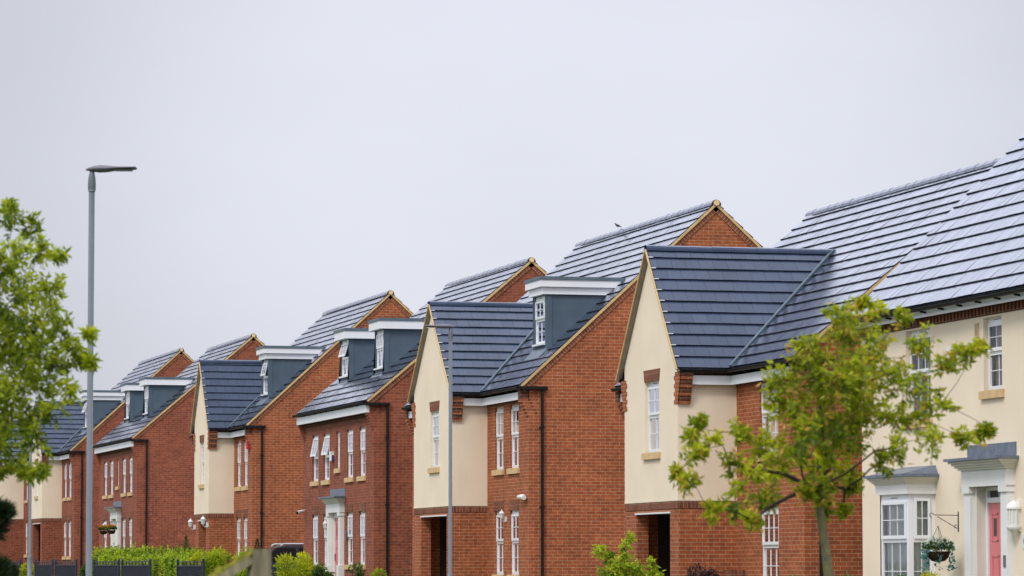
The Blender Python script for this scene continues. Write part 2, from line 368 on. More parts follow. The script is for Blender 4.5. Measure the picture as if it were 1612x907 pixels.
def window(par, T, u0, u1, z0, z1, cols=2, split=.5, sill=True, lintel=None, opened=0, dp=.055, curtain=1, name='window', nested=True, rows=2, vent=True, sillmat='sill_stone'):
    """two-light casement: frame mesh with glazing bars; pane, curtain, sill, lintel are its sub-parts"""
    f = MB(); W = .055; d1 = -dp; d0 = -dp - .06; g = [] ; P = MB()
    tv = .10 if vent else .05
    tbox(f, T, u0, u0 + W, d0, d1, z0, z1, 'white_pvc'); tbox(f, T, u1 - W, u1, d0, d1, z0, z1, 'white_pvc')
    tbox(f, T, u0 + W, u1 - W, d0, d1, z0, z0 + .07, 'white_pvc'); tbox(f, T, u0 + W, u1 - W, d0, d1, z1 - tv, z1, 'white_pvc')
    if vent: um = (u0 + u1) / 2; tbox(f, T, um - .14, um + .14, d1, d1 + .006, z1 - .045, z1 - .030, 'soffit_grey')
    zm = z0 + (z1 - z0) * split
    lights = [(z0 + .07, zm - .02, False), (zm + .04, z1 - tv, True)] if split else [(z0 + .07, z1 - tv, False)]
    if split: tbox(f, T, u0 + W, u1 - W, d0, d1, zm - .02, zm + .04, 'white_pvc')
    for a, b, top in lights:
        ua, ub = u0 + W, u1 - W
        if top: # raised sash, optionally swung open from its head
            def S(u, d, z, b=b, op=opened): 
                t = b - z; return T(u, d + t * sin(op) , b - t * cos(op))
            sa, sb, so = .045, .055, .028
            so0 = d1 + .002
            tbox(f, S, ua, ua + sa, so0, so0 + so, a, b, 'white_pvc'); tbox(f, S, ub - sa, ub, so0, so0 + so, a, b, 'white_pvc')
            tbox(f, S, ua + sa, ub - sa, so0, so0 + so, a, a + sb, 'white_pvc'); tbox(f, S, ua + sa, ub - sa, so0, so0 + so, b - sa, b, 'white_pvc')
            ua += sa; ub -= sa; a += sb; b -= sa; dg = d1 + .010
            SS = S
        else: SS = T; dg = d1 - .03
        P.face([SS(ua, dg, a), SS(ub, dg, a), SS(ub, dg, b), SS(ua, dg, b)], 'window_glass')
        for k in range(1, cols):
            uc = ua + (ub - ua) * k / cols; tbox(f, SS, uc - .0065, uc + .0065, dg, dg + .012, a, b, 'white_pvc')
        for k in range(1, rows):
            zc = a + (b - a) * k / rows; tbox(f, SS, ua, ub, dg + .001, dg + .013, zc - .0065, zc + .0065, 'white_pvc')
    if sill == 'pvc': tbox(f, T, u0 - .03, u1 + .03, d1, d1 + .09, z0 - .03, z0 + .012, 'white_pvc')
    o = f.build(name, par)
    if curtain and (z1 - z0) > .8:
        cb = MB(); n = 40; rnd = random.Random(int(u0 * 991 + z0 * 77)); 
        spans = {1: ((u0 + .02, u0 + (u1 - u0) * .30), (u1 - (u1 - u0) * .42, u1 - .02)), 2: ((u0 + .02, u1 - .02),), 3: ((u0 + .02, u0 + (u1 - u0) * .2), (u1 - (u1 - u0) * .55, u1 - .02))}[curtain]
        for ca, cb_ in spans:
            ph = rnd.random() * 6; m_ = max(6, int((cb_ - ca) / .018)); prev = None
            for k in range(m_ + 1):
                u = ca + (cb_ - ca) * k / m_; dd = -dp - .105 + .03 * sin(u * 58 + ph) + .01 * sin(u * 23)
                cur = (T(u, dd, z0 + .02), T(u, dd, z1 - .05))
                if prev: cb.face([prev[0], cur[0], cur[1], prev[1]], 'net_curtain' if sill is False else 'curtain_cloth')
                prev = cur
        if nested: cb.build('curtain', o, True)
        else:
            P2 = cb
    if nested: P.build('pane', o)
    else:
        i = P.build('pane', o)
    if sill is True:
        sm = MB(); tbox(sm, T, u0 - .09, u1 + .09, -dp, .055, z0 - .13, z0 - .012, sillmat)
        tbox(sm, T, u0 - .09, u1 + .09, -dp, .035, z0 - .012, z0 + .0, sillmat)
        sm.build('sill', o)
    if lintel:
        lm = MB(); h = .225; sp_ = .06
        p = [T(u0 - .02, -.02, z1 + .0), T(u1 + .02, -.02, z1), T(u1 + .02, .012, z1), T(u0 - .02, .012, z1), T(u0 - sp_ - .02, -.02, z1 + h), T(u1 + sp_ + .02, -.02, z1 + h), T(u1 + sp_ + .02, .012, z1 + h), T(u0 - sp_ - .02, .012, z1 + h)]
        lm.hexa(p, 'brick_soldier'); lm.build('lintel', o)
    return o
def tiles(mb, O, e, s, Lw, S, g=.32, tw=.30, detail=True, seed=1, clip=None, lift=.042, lip=.022):
    """courses of lapped roof tiles on the plane at O with eave direction e and up-slope direction s"""
    rnd = random.Random(seed); O, e, s = Vector(O), Vector(e).normalized(), Vector(s).normalized(); n = e.cross(s)
    if n.z < 0: n = -n
    nc = int(math.ceil(S / g))
    for i in range(nc):
        v0 = i * g; v1 = min((i + 1) * g + .02, S)
        off = (i % 2) * tw / 2; u = -off if detail else 0; k = 0
        step = tw if detail else Lw + 1
        while u < Lw - .01:
            a = max(u, 0); b = min(u + step, Lw); u += step; k += 1
            if b - a < .02: continue
            gap = (.0035 if lift < .05 else .0018) if detail else 0; a2 = a + gap; b2 = b - gap
            if clip:
                if clip(a2, v0 + .01) and clip(b2, v0 + .01) and clip((a2 + b2) / 2, v1): continue
            j = rnd.uniform(-.0015, .0025) if detail else 0; j2 = rnd.uniform(-.004, .004) * (lift < .05) if detail else 0
            vb = v0 + (rnd.uniform(-.0025, .0025) if detail and i else 0)
            P = lambda uu, vv, h: O + e * uu + s * vv + n * h
            uvc = [(rnd.random() * 10, rnd.random() * 10)] * 4
            A, B = P(a2, vb, lift + j), P(b2, vb, lift + j + j2); C_, D = P(b2, v1, .018), P(a2, v1, .018)
            A0, B0 = P(a2, vb + .003, lift - lip), P(b2, vb + .003, lift - lip)
            mb.face([A, B, C_, D], 'roof_tile', uvc); mb.face([A0, B0, B, A], 'tile_edge', uvc); mb.face([A0, B0, P(b2, v1, .0), P(a2, v1, .0)], 'tile_edge', uvc)
            if detail: mb.face([A0, A, D, P(a2, v1, .0)], 'tile_edge', uvc); mb.face([B, B0, P(b2, v1, 0), C_], 'tile_edge', uvc)
    # underlay closing the roof below the tiles
    mb.face([O, O + e * Lw, O + e * Lw + s * S, O + s * S], 'lead_sheet')
def ridge(mb, a, b, r=.118, seg=.45, mat='roof_tile', sx=None):
    a, b = Vector(a), Vector(b); d = (b - a); Ln = d.length; d.normalize(); side = d.cross(Vector((0, 0, 1))).normalized()
    n = max(1, round(Ln / seg)); rr = random.Random(int(Ln * 100))
    for k in range(n):
        p0 = a + d * (Ln * k / n); p1 = a + d * (Ln * (k + 1) / n + .02); dz = rr.uniform(-.002, .002)
        uvc = [(rr.random() * 10, rr.random() * 10)] * 4
        for q in range(7):
            t0, t1 = pi * q / 7, pi * (q + 1) / 7
            def C(p, t, R_): return p + side * (cos(t) * R_) + Vector((0, 0, sin(t) * R_ * 1.1 - .045 + dz))
            mb.face([C(p0, t0, r + .003), C(p1, t0, r), C(p1, t1, r), C(p0, t1, r + .003)], mat, uvc)
def gutter(par, pts, name='gutter'):
    m = MB()
    for a, b in zip(pts[:-1], pts[1:]):
        a, b = Vector(a), Vector(b); d = (b - a).normalized(); side = d.cross(Vector((0, 0, 1))).normalized(); prev = None
        for k in range(9):
            t = pi + pi * k / 8; q = side * (cos(t) * .058) + Vector((0, 0, sin(t) * .055))
            if prev is not None: m.face([a + prev, b + prev, b + q, a + q], 'black_plastic')
            prev = q
        m.bar(a + Vector((0, 0, -.004)) - side * .058, b + Vector((0, 0, -.004)) - side * .058, (0, 0, 1), .012, .016, 'black_plastic')
        m.bar(a + Vector((0, 0, -.004)) + side * .058, b + Vector((0, 0, -.004)) + side * .058, (0, 0, 1), .012, .016, 'black_plastic')
        for end in (a, b):
            m.face([end + side * (cos(pi + pi * k / 8) * .060) + Vector((0, 0, sin(pi + pi * k / 8) * .057)) for k in range(9)], 'black_plastic')
        n = int((b - a).length / .8)
        for k in range(n):
            p = a + d * (.4 + .8 * k) ; m.bar(p + Vector((0.02, 0, -.055)), p + Vector((.16, 0, -.075)), (0, 0, 1), .05, .03, 'black_plastic') if abs(d.y) > .5 else None
    return m.build(name, par)
def downpipe(par, x, y, ztop, zbot=-.2, box_to=None):
    m = MB(); m.tube([(x, y, ztop), (x, y, zbot)], .034, 'black_plastic', 10)
    z = ztop - .9
    while z > 0: m.lathe((x, y, z), [(.040, 0), (.040, .05)], 'black_plastic', 10); m.box(x - .06, x + .06, y, y + .045, z + .01, z + .04, 'black_plastic'); z -= 1.8
    return m.build('downpipe', par)
def verge(par, y, pts, side, dent=True, mat='verge_tan'):
    """sloping verge strip on a gable: pts=[(x,z)...] along the slope; side=-1 faces the camera end"""
    m = MB()
    for (xa, za), (xb, zb) in zip(pts[:-1], pts[1:]):
        d = Vector((xb - xa, 0, zb - za)); Ln = d.length; d.normalize(); nn = Vector((-d.z, 0, d.x));
        if nn.z < 0: nn = -nn
        a = Vector((xa, y, za)); b = Vector((xb, y, zb))
        def quadbox(o0, o1, y0, y1, mt, uvs=False):
            p = [a + nn * o0 + Vector((0, y0, 0)), b + nn * o0 + Vector((0, y0, 0)), b + nn * o0 + Vector((0, y1, 0)), a + nn * o0 + Vector((0, y1, 0)),
                 a + nn * o1 + Vector((0, y0, 0)), b + nn * o1 + Vector((0, y0, 0)), b + nn * o1 + Vector((0, y1, 0)), a + nn * o1 + Vector((0, y1, 0))]
            uv = [(0, 0), (Ln, 0), (Ln, .07), (0, .07), (0, .107), (Ln, .107), (Ln, .177), (0, .177)] if uvs else None
            m.hexa(p, mt, uv)
        quadbox(-.045, .012, side * .06, 0, mat)
        if dent:
            quadbox(-.155, -.047, side * .028, -side * .01, 'brick_verge', True)
    return m
def gable_wall(mb, y, xf, xb, z0, ze_f, ze_b, xr, zr, mat):
    mb.face([(xf, y, z0), (xb, y, z0), (xb, y, ze_b), (xr, y, zr), (xf, y, ze_f)], mat)
def corbel(m, x0, y0, y1, ztop, n, px, mat, dirx=-1, step=.075):
    """brick courses stepping out towards the street under the eave"""
    for k in range(n):
        ex = px * (1 - k / n); z1 = ztop - k * step
        m.box(x0 + dirx * ex, x0 + .004, y0, y1, z1 - step + .002, z1, mat)
def lantern(par, loc, face=(-1, 0), s=1.0, name='wall_lantern', mat='white_paint'):
    m = MB(); x, y, z = loc; fx, fy = face; o = .16 * s
    m.box(x + fx * .02 - .04 * s, x + fx * .02 + .04 * s, y - .04 * s + fy * .02, y + .04 * s + fy * .02, z - .12 * s, z + .04 * s, mat)
    m.tube([(x, y, z - .06 * s), (x + fx * o * .6, y + fy * o * .6, z - .12 * s), (x + fx * o, y + fy * o, z - .05 * s)], .013 * s, mat, 6)
    cx, cy = x + fx * o, y + fy * o
    m.lathe((cx, cy, z - .06 * s), [(.02 * s, 0), (.05 * s, .03 * s), (.062 * s, .05 * s)], mat, 6)
    m.lathe((cx, cy, z - .01 * s), [(.052 * s, 0), (.078 * s, .15 * s)], 'frosted_lamp', 6)
    for k in range(6):
        t = 2 * pi * k / 6; m.tube([(cx + cos(t) * .055 * s, cy + sin(t) * .055 * s, z - .01 * s), (cx + cos(t) * .083 * s, cy + sin(t) * .083 * s, z + .14 * s)], .006 * s, mat, 4)
    m.lathe((cx, cy, z + .14 * s), [(.098 * s, 0), (.085 * s, .015 * s), (.05 * s, .06 * s), (.018 * s, .085 * s), (.018 * s, .105 * s), (.006 * s, .13 * s)], mat, 8)
    return m.build(name, par)

def flat_dormer(par, y0, y1, xf, zb, zt, roof_at, opened=0, double=False, cheek_post=True):
    """flat-roofed dormer; roof_at(z) gives the x where the main roof reaches height z"""
    d = MB(); zf = zt - (.38 if double else .27)
    xr = roof_at(zt); xrf = roof_at(zf)
    zb_back = zb
    wu0, wu1 = y0 + .13, y1 - .13; wz0, wz1 = zb + .13, zf - .02
    T = Tfront(xf)
    wall(d, T, y0, y1, zb - .35, zf, [(wu0, wu1, wz0, wz1)], 'dormer_grey', .08)
    for y in (y0, y1): d.face([(xf, y, zb - .35), (roof_at(zb - .35) + .3, y, zb - .35), (xrf + .1, y, zf), (xf, y, zf)], 'dormer_grey')
    # raised corner boards on the cheek
    for y, sgn in ((y0, -1), (y1, 1)):
        d.box(xf - .012, xf + .13, min(y, y + sgn * .018), max(y, y + sgn * .018), zb - .3, zf, 'dormer_grey')
    m = MB(); o = .12
    def ring(o, z0, z1, mt): m.hexa([(xf - o - .04, y0 - o, z0), (roof_at(z0) + .25, y0 - o, z0), (roof_at(z0) + .25, y1 + o, z0), (xf - o - .04, y1 + o, z0), (xf - o - .04, y0 - o, z1), (roof_at(z1) + .25, y0 - o, z1), (roof_at(z1) + .25, y1 + o, z1), (xf - o - .04, y1 + o, z1)], mt)
    if double: ring(.06, zf, zf + .165, 'white_pvc'); ring(.13, zf + .167, zt - .05, 'white_pvc')
    else: ring(.12, zf, zt - .05, 'white_pvc')
    ring(.155 if double else .145, zt - .048, zt + .025, 'dormer_cap')
    do = d.build('dormer', par); m.build('dormer_roof', do)
    wo = window(do, T, wu0, wu1, wz0, wz1, cols=2, sill='pvc', opened=opened, dp=.02, curtain=0, name='window', nested=False)
    # lead apron on the tiles below the dormer
    l = MB(); l.hexa([(xf - .22, y0 - .08, zb - .235), (xf + .02, y0 - .08, zb - .03), (xf + .02, y1 + .08, zb - .03), (xf - .22, y1 + .08, zb - .235), (xf - .22, y0 - .08, zb - .215), (xf + .0, y0 - .08, zb + .03), (xf + .0, y1 + .08, zb + .03), (xf - .22, y1 + .08, zb - .215)], 'lead_sheet')
    l.build('lead_apron', do)
    return do

def wing_house(name, label, X0, Y0, base, W, m_, ze, xr, wy0, wy1, proj, wz_pk, bmat, dormer=None, wins=((.9, 1.72), (2.3, 3.12)), cols=2, g=.32, seed=1, dopen=0, wing_win=None, open_door=True):
    H = thing(name, label, 'house', (X0, Y0, base), 'detached houses along the street')
    D = 2 * xr + .0; xe = -.2; zr = ze + m_ * (xr - xe)
    up0, up1, g0, g1 = 3.10, 4.56, .66, 2.14
    zt = ze - .10   # top of front wall
    F = MB(); T = Tfront(0)
    holes = []
    for a, b in wins: holes += [(a, b, up0, min(up1, zt - .12)), (a, b, g0, g1)]
    back = []
    if W - wy1 > 2.2: back = [(wy1 + .9, wy1 + 1.75)]
    for a, b in back: holes += [(a, b, up0, min(up1, zt - .12)), (a, b, g0, g1)]
    wall(F, T, 0, W, -.5, zt, holes, bmat)
    for y in (0, W): gable_wall(F, y, 0, D, -.5, ze + m_ * .2 - .03, ze + m_ * .2 - .03, xr, zr - .03, bmat)
    F.face([(D, 0, -.5), (D, W, -.5), (D, W, ze + .1), (D, 0, ze + .1)], bmat)
    F.box(-.012, 0, 0, wy0, zt - .24, zt - .02, 'brick_soldier'); F.box(-.012, 0, wy1, W, zt - .24, zt - .02, 'brick_soldier')
    for ya, yb in ((-.0, .215), (W - .215, W)): corbel(F, 0, ya, yb, ze - .30, 5, .19, bmat)
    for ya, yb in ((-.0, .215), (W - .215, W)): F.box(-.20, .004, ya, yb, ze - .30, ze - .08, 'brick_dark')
    for k in range(5):       # dark shadow gaps / snapped corbel ends on the side wall
        pass
    F.build('brick_wall', H)
    # room dividers so one does not look right through the shell
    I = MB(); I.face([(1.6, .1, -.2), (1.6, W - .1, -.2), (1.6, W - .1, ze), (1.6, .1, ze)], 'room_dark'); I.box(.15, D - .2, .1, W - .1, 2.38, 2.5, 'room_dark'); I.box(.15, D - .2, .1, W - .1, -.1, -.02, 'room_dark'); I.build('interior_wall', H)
    for i, (a, b) in enumerate(wins):
        window(H, T, a, b, g0, g1, cols=cols, lintel=True, curtain=1 + (i + seed) % 3); window(H, T, a, b, up0, min(up1, zt - .12), cols=cols, curtain=1 + (i + seed + 1) % 3)
    for a, b in back: window(H, T, a, b, g0, g1, cols=cols, lintel=True); window(H, T, a, b, up0, min(up1, zt - .12), cols=cols)
    # ---- roof
    Rf = MB(); sl = Vector((1, 0, m_)).normalized(); S = (xr - xe) * math.sqrt(1 + m_ * m_)
    tiles(Rf, (xe, -.05, ze), (0, 1, 0), sl, W + .10, S, g, .30, True, seed)
    tiles(Rf, (2 * xr - xe, -.05, ze), (0, 1, 0), (-sl.x, 0, sl.z), W + .10, S, g, .30, False, seed + 5)
    Rf.build('roof', H)
    Rg = MB(); ridge(Rg, (xr, -.06, zr), (xr, W + .06, zr)); Rg.build('ridge_tiles', H)
    V = verge(H, 0, [(xe, ze), (xr, zr)], -1); V2 = verge(H, 0, [(2 * xr - xe, ze), (xr, zr)], -1)
    for q in (V2, verge(H, W, [(xe, ze), (xr, zr)], 1), verge(H, W, [(2 * xr - xe, ze), (xr, zr)], 1)): q.build('verge', H)
    V.tube([(xr, -.10, zr + .01), (xr, -.02, zr - .01)], .07, 'verge_tan', 10)
    V.build('verge', H)
    # ---- fascia, gutter, pipes
    Fs = MB(); Fs.box(-.155, -.125, .216, wy0 - .12, ze - .30, ze - .13, 'white_pvc'); Fs.box(-.125, 0, .216, wy0, ze - .26, ze - .235, 'soffit_grey')
    Fs.box(-proj + .22, -.155, wy0 - .155, wy0 - .125, ze - .30, ze - .13, 'white_pvc'); Fs.build('fascia', H)
    Fs = MB(); Fs.box(-.155, -.125, wy1 + .12, W - .216, ze - .30, ze - .13, 'white_pvc'); Fs.box(-.125, 0, wy1, W - .216, ze - .26, ze - .235, 'soffit_grey')
    Fs.box(-proj + .22, -.155, wy1 + .125, wy1 + .155, ze - .30, ze - .13, 'white_pvc'); Fs.build('fascia', H)
    gutter(H, [(-.235, -.02, ze - .025), (-.235, wy0 - .27, ze - .025)])
    gutter(H, [(-.235, wy0 - .235, ze - .03), (-proj - .06, wy0 - .235, ze - .03)]); gutter(H, [(-.235, wy1 + .235, ze - .03), (-proj - .06, wy1 + .235, ze - .03)])
    gutter(H, [(-.235, wy1 + .27, ze - .025), (-.235, W + .02, ze - .025)])
    G2 = MB(); G2.box(-.22, .42, -.11, -.003, ze - .085, ze - .015, 'black_plastic'); G2.tube([(-.24, -.055, ze - .05), (-.20, -.055, ze - .05)], .06, 'black_plastic', 10); G2.build('gutter_return', H)
    downpipe(H, .30, -.055, ze - .07)
    # ---- gabled wing: cream above, brick with a porch opening below
    yc = (wy0 + wy1) / 2; Wg = MB(); xf = -proj; TF = Tfront(xf); pz = 2.13
    wall(Wg, TF, wy0, wy1, -.5, pz, [(wy0 + .55, wy1 - .72, -.5, 2.05, .24)], bmat)
    Wg.face([(xf, wy0, -.5), (0, wy0, -.5), (0, wy0, pz), (xf, wy0, pz)], bmat); Wg.face([(xf, wy1, -.5), (0, wy1, -.5), (0, wy1, pz), (xf, wy1, pz)], bmat)
    Wg.box(xf - .016, .0, wy0 - .016, wy1 + .016, pz, pz + .17, 'brick_soldier')
    # porch inside
    po = 1.5
    Wg.face([(xf + .24, wy0 + .24, -.2), (po, wy0 + .24, -.2), (po, wy0 + .24, 2.1), (xf + .24, wy0 + .24, 2.1)], bmat)
    Wg.face([(xf + .24, wy1 - .24, -.2), (po, wy1 - .24, -.2), (po, wy1 - .24, 2.1), (xf + .24, wy1 - .24, 2.1)], bmat)
    Wg.build('porch_wall', H)
    Pd = MB(); Pd.box(.45, .5, wy0 + .25, wy1 - .25, -.15, 2.1, 'door_and_shade_dark'); Pd.box(.38, .45, wy0 + .9, wy0 + 1.9, -.15, 1.98, 'door_and_shade_dark'); Pd.box(xf + .1, .5, wy0 + .25, wy1 - .25, 2.06, 2.12, 'white_paint'); Pd.box(xf - .2, .5, wy0 + .3, wy1 - .3, -.3, -.12, 'pavement')  # near-black rear panel paints the porch shade, the door stands before it
    Pd.box(xf + .58, .42, wy1 - .30, wy1 - .25, -.12, 2.055, 'door_and_shade_dark')  # added dark panel, paints the shaded half of the porch's inner wall
    Pd.build('porch_door_and_shade', H)
    Li = MB(); Li.box(xf - .022, xf + .02, wy0 + .50, wy1 - .67, 2.045, 2.075, 'white_paint'); Li.build('lintel', H)
    Cw = MB(); zc0 = pz + .172; zc1 = ze - .28; wu0, wu1 = (wy0 + 1.28, wy0 + 2.14) if wing_win is None else wing_win; xfc = xf - .018; TC = Tfront(xfc)
    hw = [(wu0, wu1, 3.22, 4.58)]
    # gable slopes
    ywe0, ywe1 = wy0 - .27, wy1 + .27; zwe = ze - .02; half = yc - ywe0; mw = (wz_pk - zwe) / half
    zsh = zwe + mw * (wy0 - ywe0)
    us = [wy0 - .015, wu0, wu1, wy1 + .015]
    wall(Cw, TC, us[0], us[3], zc0, zsh, [(wu0, wu1, 3.22, min(4.58, zsh - .001))] if zsh > 4.58 else [(wu0, wu1, 3.22, zsh)], 'render_cream')
    if zsh > 4.58: Cw.face([TC(us[0], 0, zsh), TC(us[3], 0, zsh), TC(yc, 0, wz_pk - .03)], 'render_cream')
    else:
        Cw.face([TC(us[0], 0, zsh), TC(wu0, 0, zsh), TC(wu0, 0, min(4.58, zwe + mw * (wu0 - ywe0)))], 'render_cream')
        Cw.face([TC(wu0, 0, 4.58), TC(wu1, 0, 4.58), TC(yc, 0, wz_pk - .03)], 'render_cream')
        Cw.face([TC(us[0], 0, zsh), TC(wu0, 0, 4.58), TC(yc, 0, wz_pk - .03)], 'render_cream'); Cw.face([TC(us[3], 0, zsh), TC(wu1, 0, 4.58), TC(yc, 0, wz_pk - .03)], 'render_cream'); Cw.face([TC(us[3], 0, zsh), TC(wu1, 0, zsh), TC(wu1, 0, 4.58)], 'render_cream')
    for y in (us[0], us[3]): Cw.face([(xfc, y, zc0), (0, y, zc0), (0, y, zc1), (xfc, y, zc1)], 'render_cream')
    for y0_, y1_ in ((us[0] - .012, us[0] + .1), (us[3] - .1, us[3] + .012)): Cw.box(xfc + .01, 0, y0_, y1_, zc1, ze - .05, 'brick_dark')
    Cw.box(xfc - .004, 0, us[0] - .004, us[3] + .004, zc0 - .03, zc0 + .01, 'render_cream')
    Cw.build('cream_wall', H)
    window(H, TC, wu0, wu1, 3.22, 4.58, cols=2, lintel=True, dp=.07, curtain=1 + seed % 2)
    # corbelled kneelers
    for yy, sg in ((us[0], -1), (us[3], 1)):
        K = MB()
        n = 8
        for k in range(n):
            e_ = .20 * (1 - k / n) + .03; z1 = ze - .06 - k * .075
            ya, yb = (yy + sg * e_, yy - sg * .001)
            K.box(xfc - .014, xfc + .24, min(ya, yb), max(ya, yb), z1 - .073, z1, bmat if k % 2 else 'brick_dark')
            wq = .19 if k % 2 else .12
            ya, yb = yy - sg * wq, yy + sg * e_
            K.box(xfc - .016, xfc - .001, min(ya, yb), max(ya, yb), z1 - .073, z1, bmat)
        K.build('kneeler', H)
    # wing roof
    Wr = MB(); xs = xfc - .085; Lx = (wz_pk - ze) / m_ + xe - xs + .25; slw = math.sqrt(half * half + (wz_pk - zwe) ** 2)
    def clipper(u, v):
        z = zwe + v * (wz_pk - zwe) / slw; return (xs + u) > (z - ze) / m_ + xe + .35
    tiles(Wr, (xs, ywe0, zwe), (1, 0, 0), (0, half, wz_pk - zwe), Lx, slw, .288, .28, True, seed + 9, clipper, .052, .026)
    tiles(Wr, (xs, ywe1, zwe), (1, 0, 0), (0, -half, wz_pk - zwe), Lx, slw, .288, .28, True, seed + 11, clipper, .052, .026)
    xk = (wz_pk - ze) / m_ + xe
    ridge(Wr, (xs - .01, yc, wz_pk + .01), (xk + .15, yc, wz_pk + .01), .10)
    # valley leads where the two roofs meet
    for yv, sg in ((ywe0, -1), (ywe1, 1)):
        a = Vector((xe + .01, yv + sg * -.0, ze + .035)); b = Vector((xk, yc, wz_pk + .05))
        Wr.bar(a + Vector((-.02, sg * .02, .012)), b + Vector((-.02, sg * .02, .012)), (0, 0, 1), .05, .05, 'dormer_cap')
    WR = Wr.build('wing_roof', H)
    B = MB()
    for yv in (ywe0, ywe1):
        a = Vector((xs - .012, yv, zwe - .014)); b = Vector((xs - .012, yc, wz_pk - .014)); B.bar(a, b, (-1, 0, 0), .032, .03, 'verge_tan')
        a = Vector((xs + .045, yv, zwe - .050)); b = Vector((xs + .045, yc, wz_pk - .055)); B.bar(a, b, (-1, 0, 0), .04, .07, 'barge_brown')
    B.build('bargeboard', H)
    k = 1
    while k * .288 < slw - .2:
        q = Vector((xs - .004, ywe0, zwe)).lerp(Vector((xs - .004, yc, wz_pk)), k * .288 / slw) + Vector((0, -.035, .028)); Cl = MB(); Cl.box(q.x - .008, q.x + .085, q.y - .012, q.y + .006, q.z - .006, q.z + .010, 'white_pvc'); k += 1; Cl.build('tile_clip', WR)
    if dormer:
        y0, y1, xf_, zb, zt_ = dormer
        flat_dormer(H, y0, y1, xf_, zb, zt_, lambda z: xe + (z - ze) / m_, opened=dopen, double=True)
    return H

G_ = dict
HB = wing_house('brick_house', 'orange brick house without dormer, its largest cream gable wing nearest the young street tree', 22.1, 64.31, 0.0, 11.35, .86, 4.74, 4.1, 3.87, 7.37, 1.14, 7.13, 'brick_orange', wins=((1.42, 2.5),), cols=3, seed=1, wing_win=(5.05, 5.98))
HC = wing_house('brick_house', 'orange brick house with one dormer and cream gable wing, a bird on its ridge', 22.1, 83.40, .22, 11.6, .915, 4.93, 4.45, 3.83, 7.71, .85, 7.16, 'brick_orange', (1.10, 2.24, .71, 5.84, 7.48), seed=2)
HE = wing_house('brick_house', 'brick house with cream gable wing, dormer window ajar and red alarm box', 22.1, 117.07, .53, 9.9, .915, 4.98, 4.4, 3.1, 5.75, .80, 7.18, 'brick_orange', (1.05, 2.12, .71, 5.88, 7.50), wins=((.75, 1.45), (1.9, 2.65)), seed=3, dopen=.22, wing_win=(4.0, 4.7))
HG = wing_house('brick_house', 'far brick house with cream gable wing and dormer, beside the tall lamp post', 22.1, 156.35, .92, 10.5, .915, 5.0, 4.4, 3.7, 7.3, .82, 7.2, 'brick_red', (1.15, 2.3, .71, 5.9, 7.52), seed=4, dopen=.35)
HH = wing_house('brick_house', 'farthest house at the left edge, mostly hidden behind the leafy tree', 22.1, 169.0, 1.05, 10.5, .80, 4.95, 2.9, 3.6, 7.2, 1.25, 6.75, 'brick_red', None, wins=((2.2, 2.9),), seed=5)

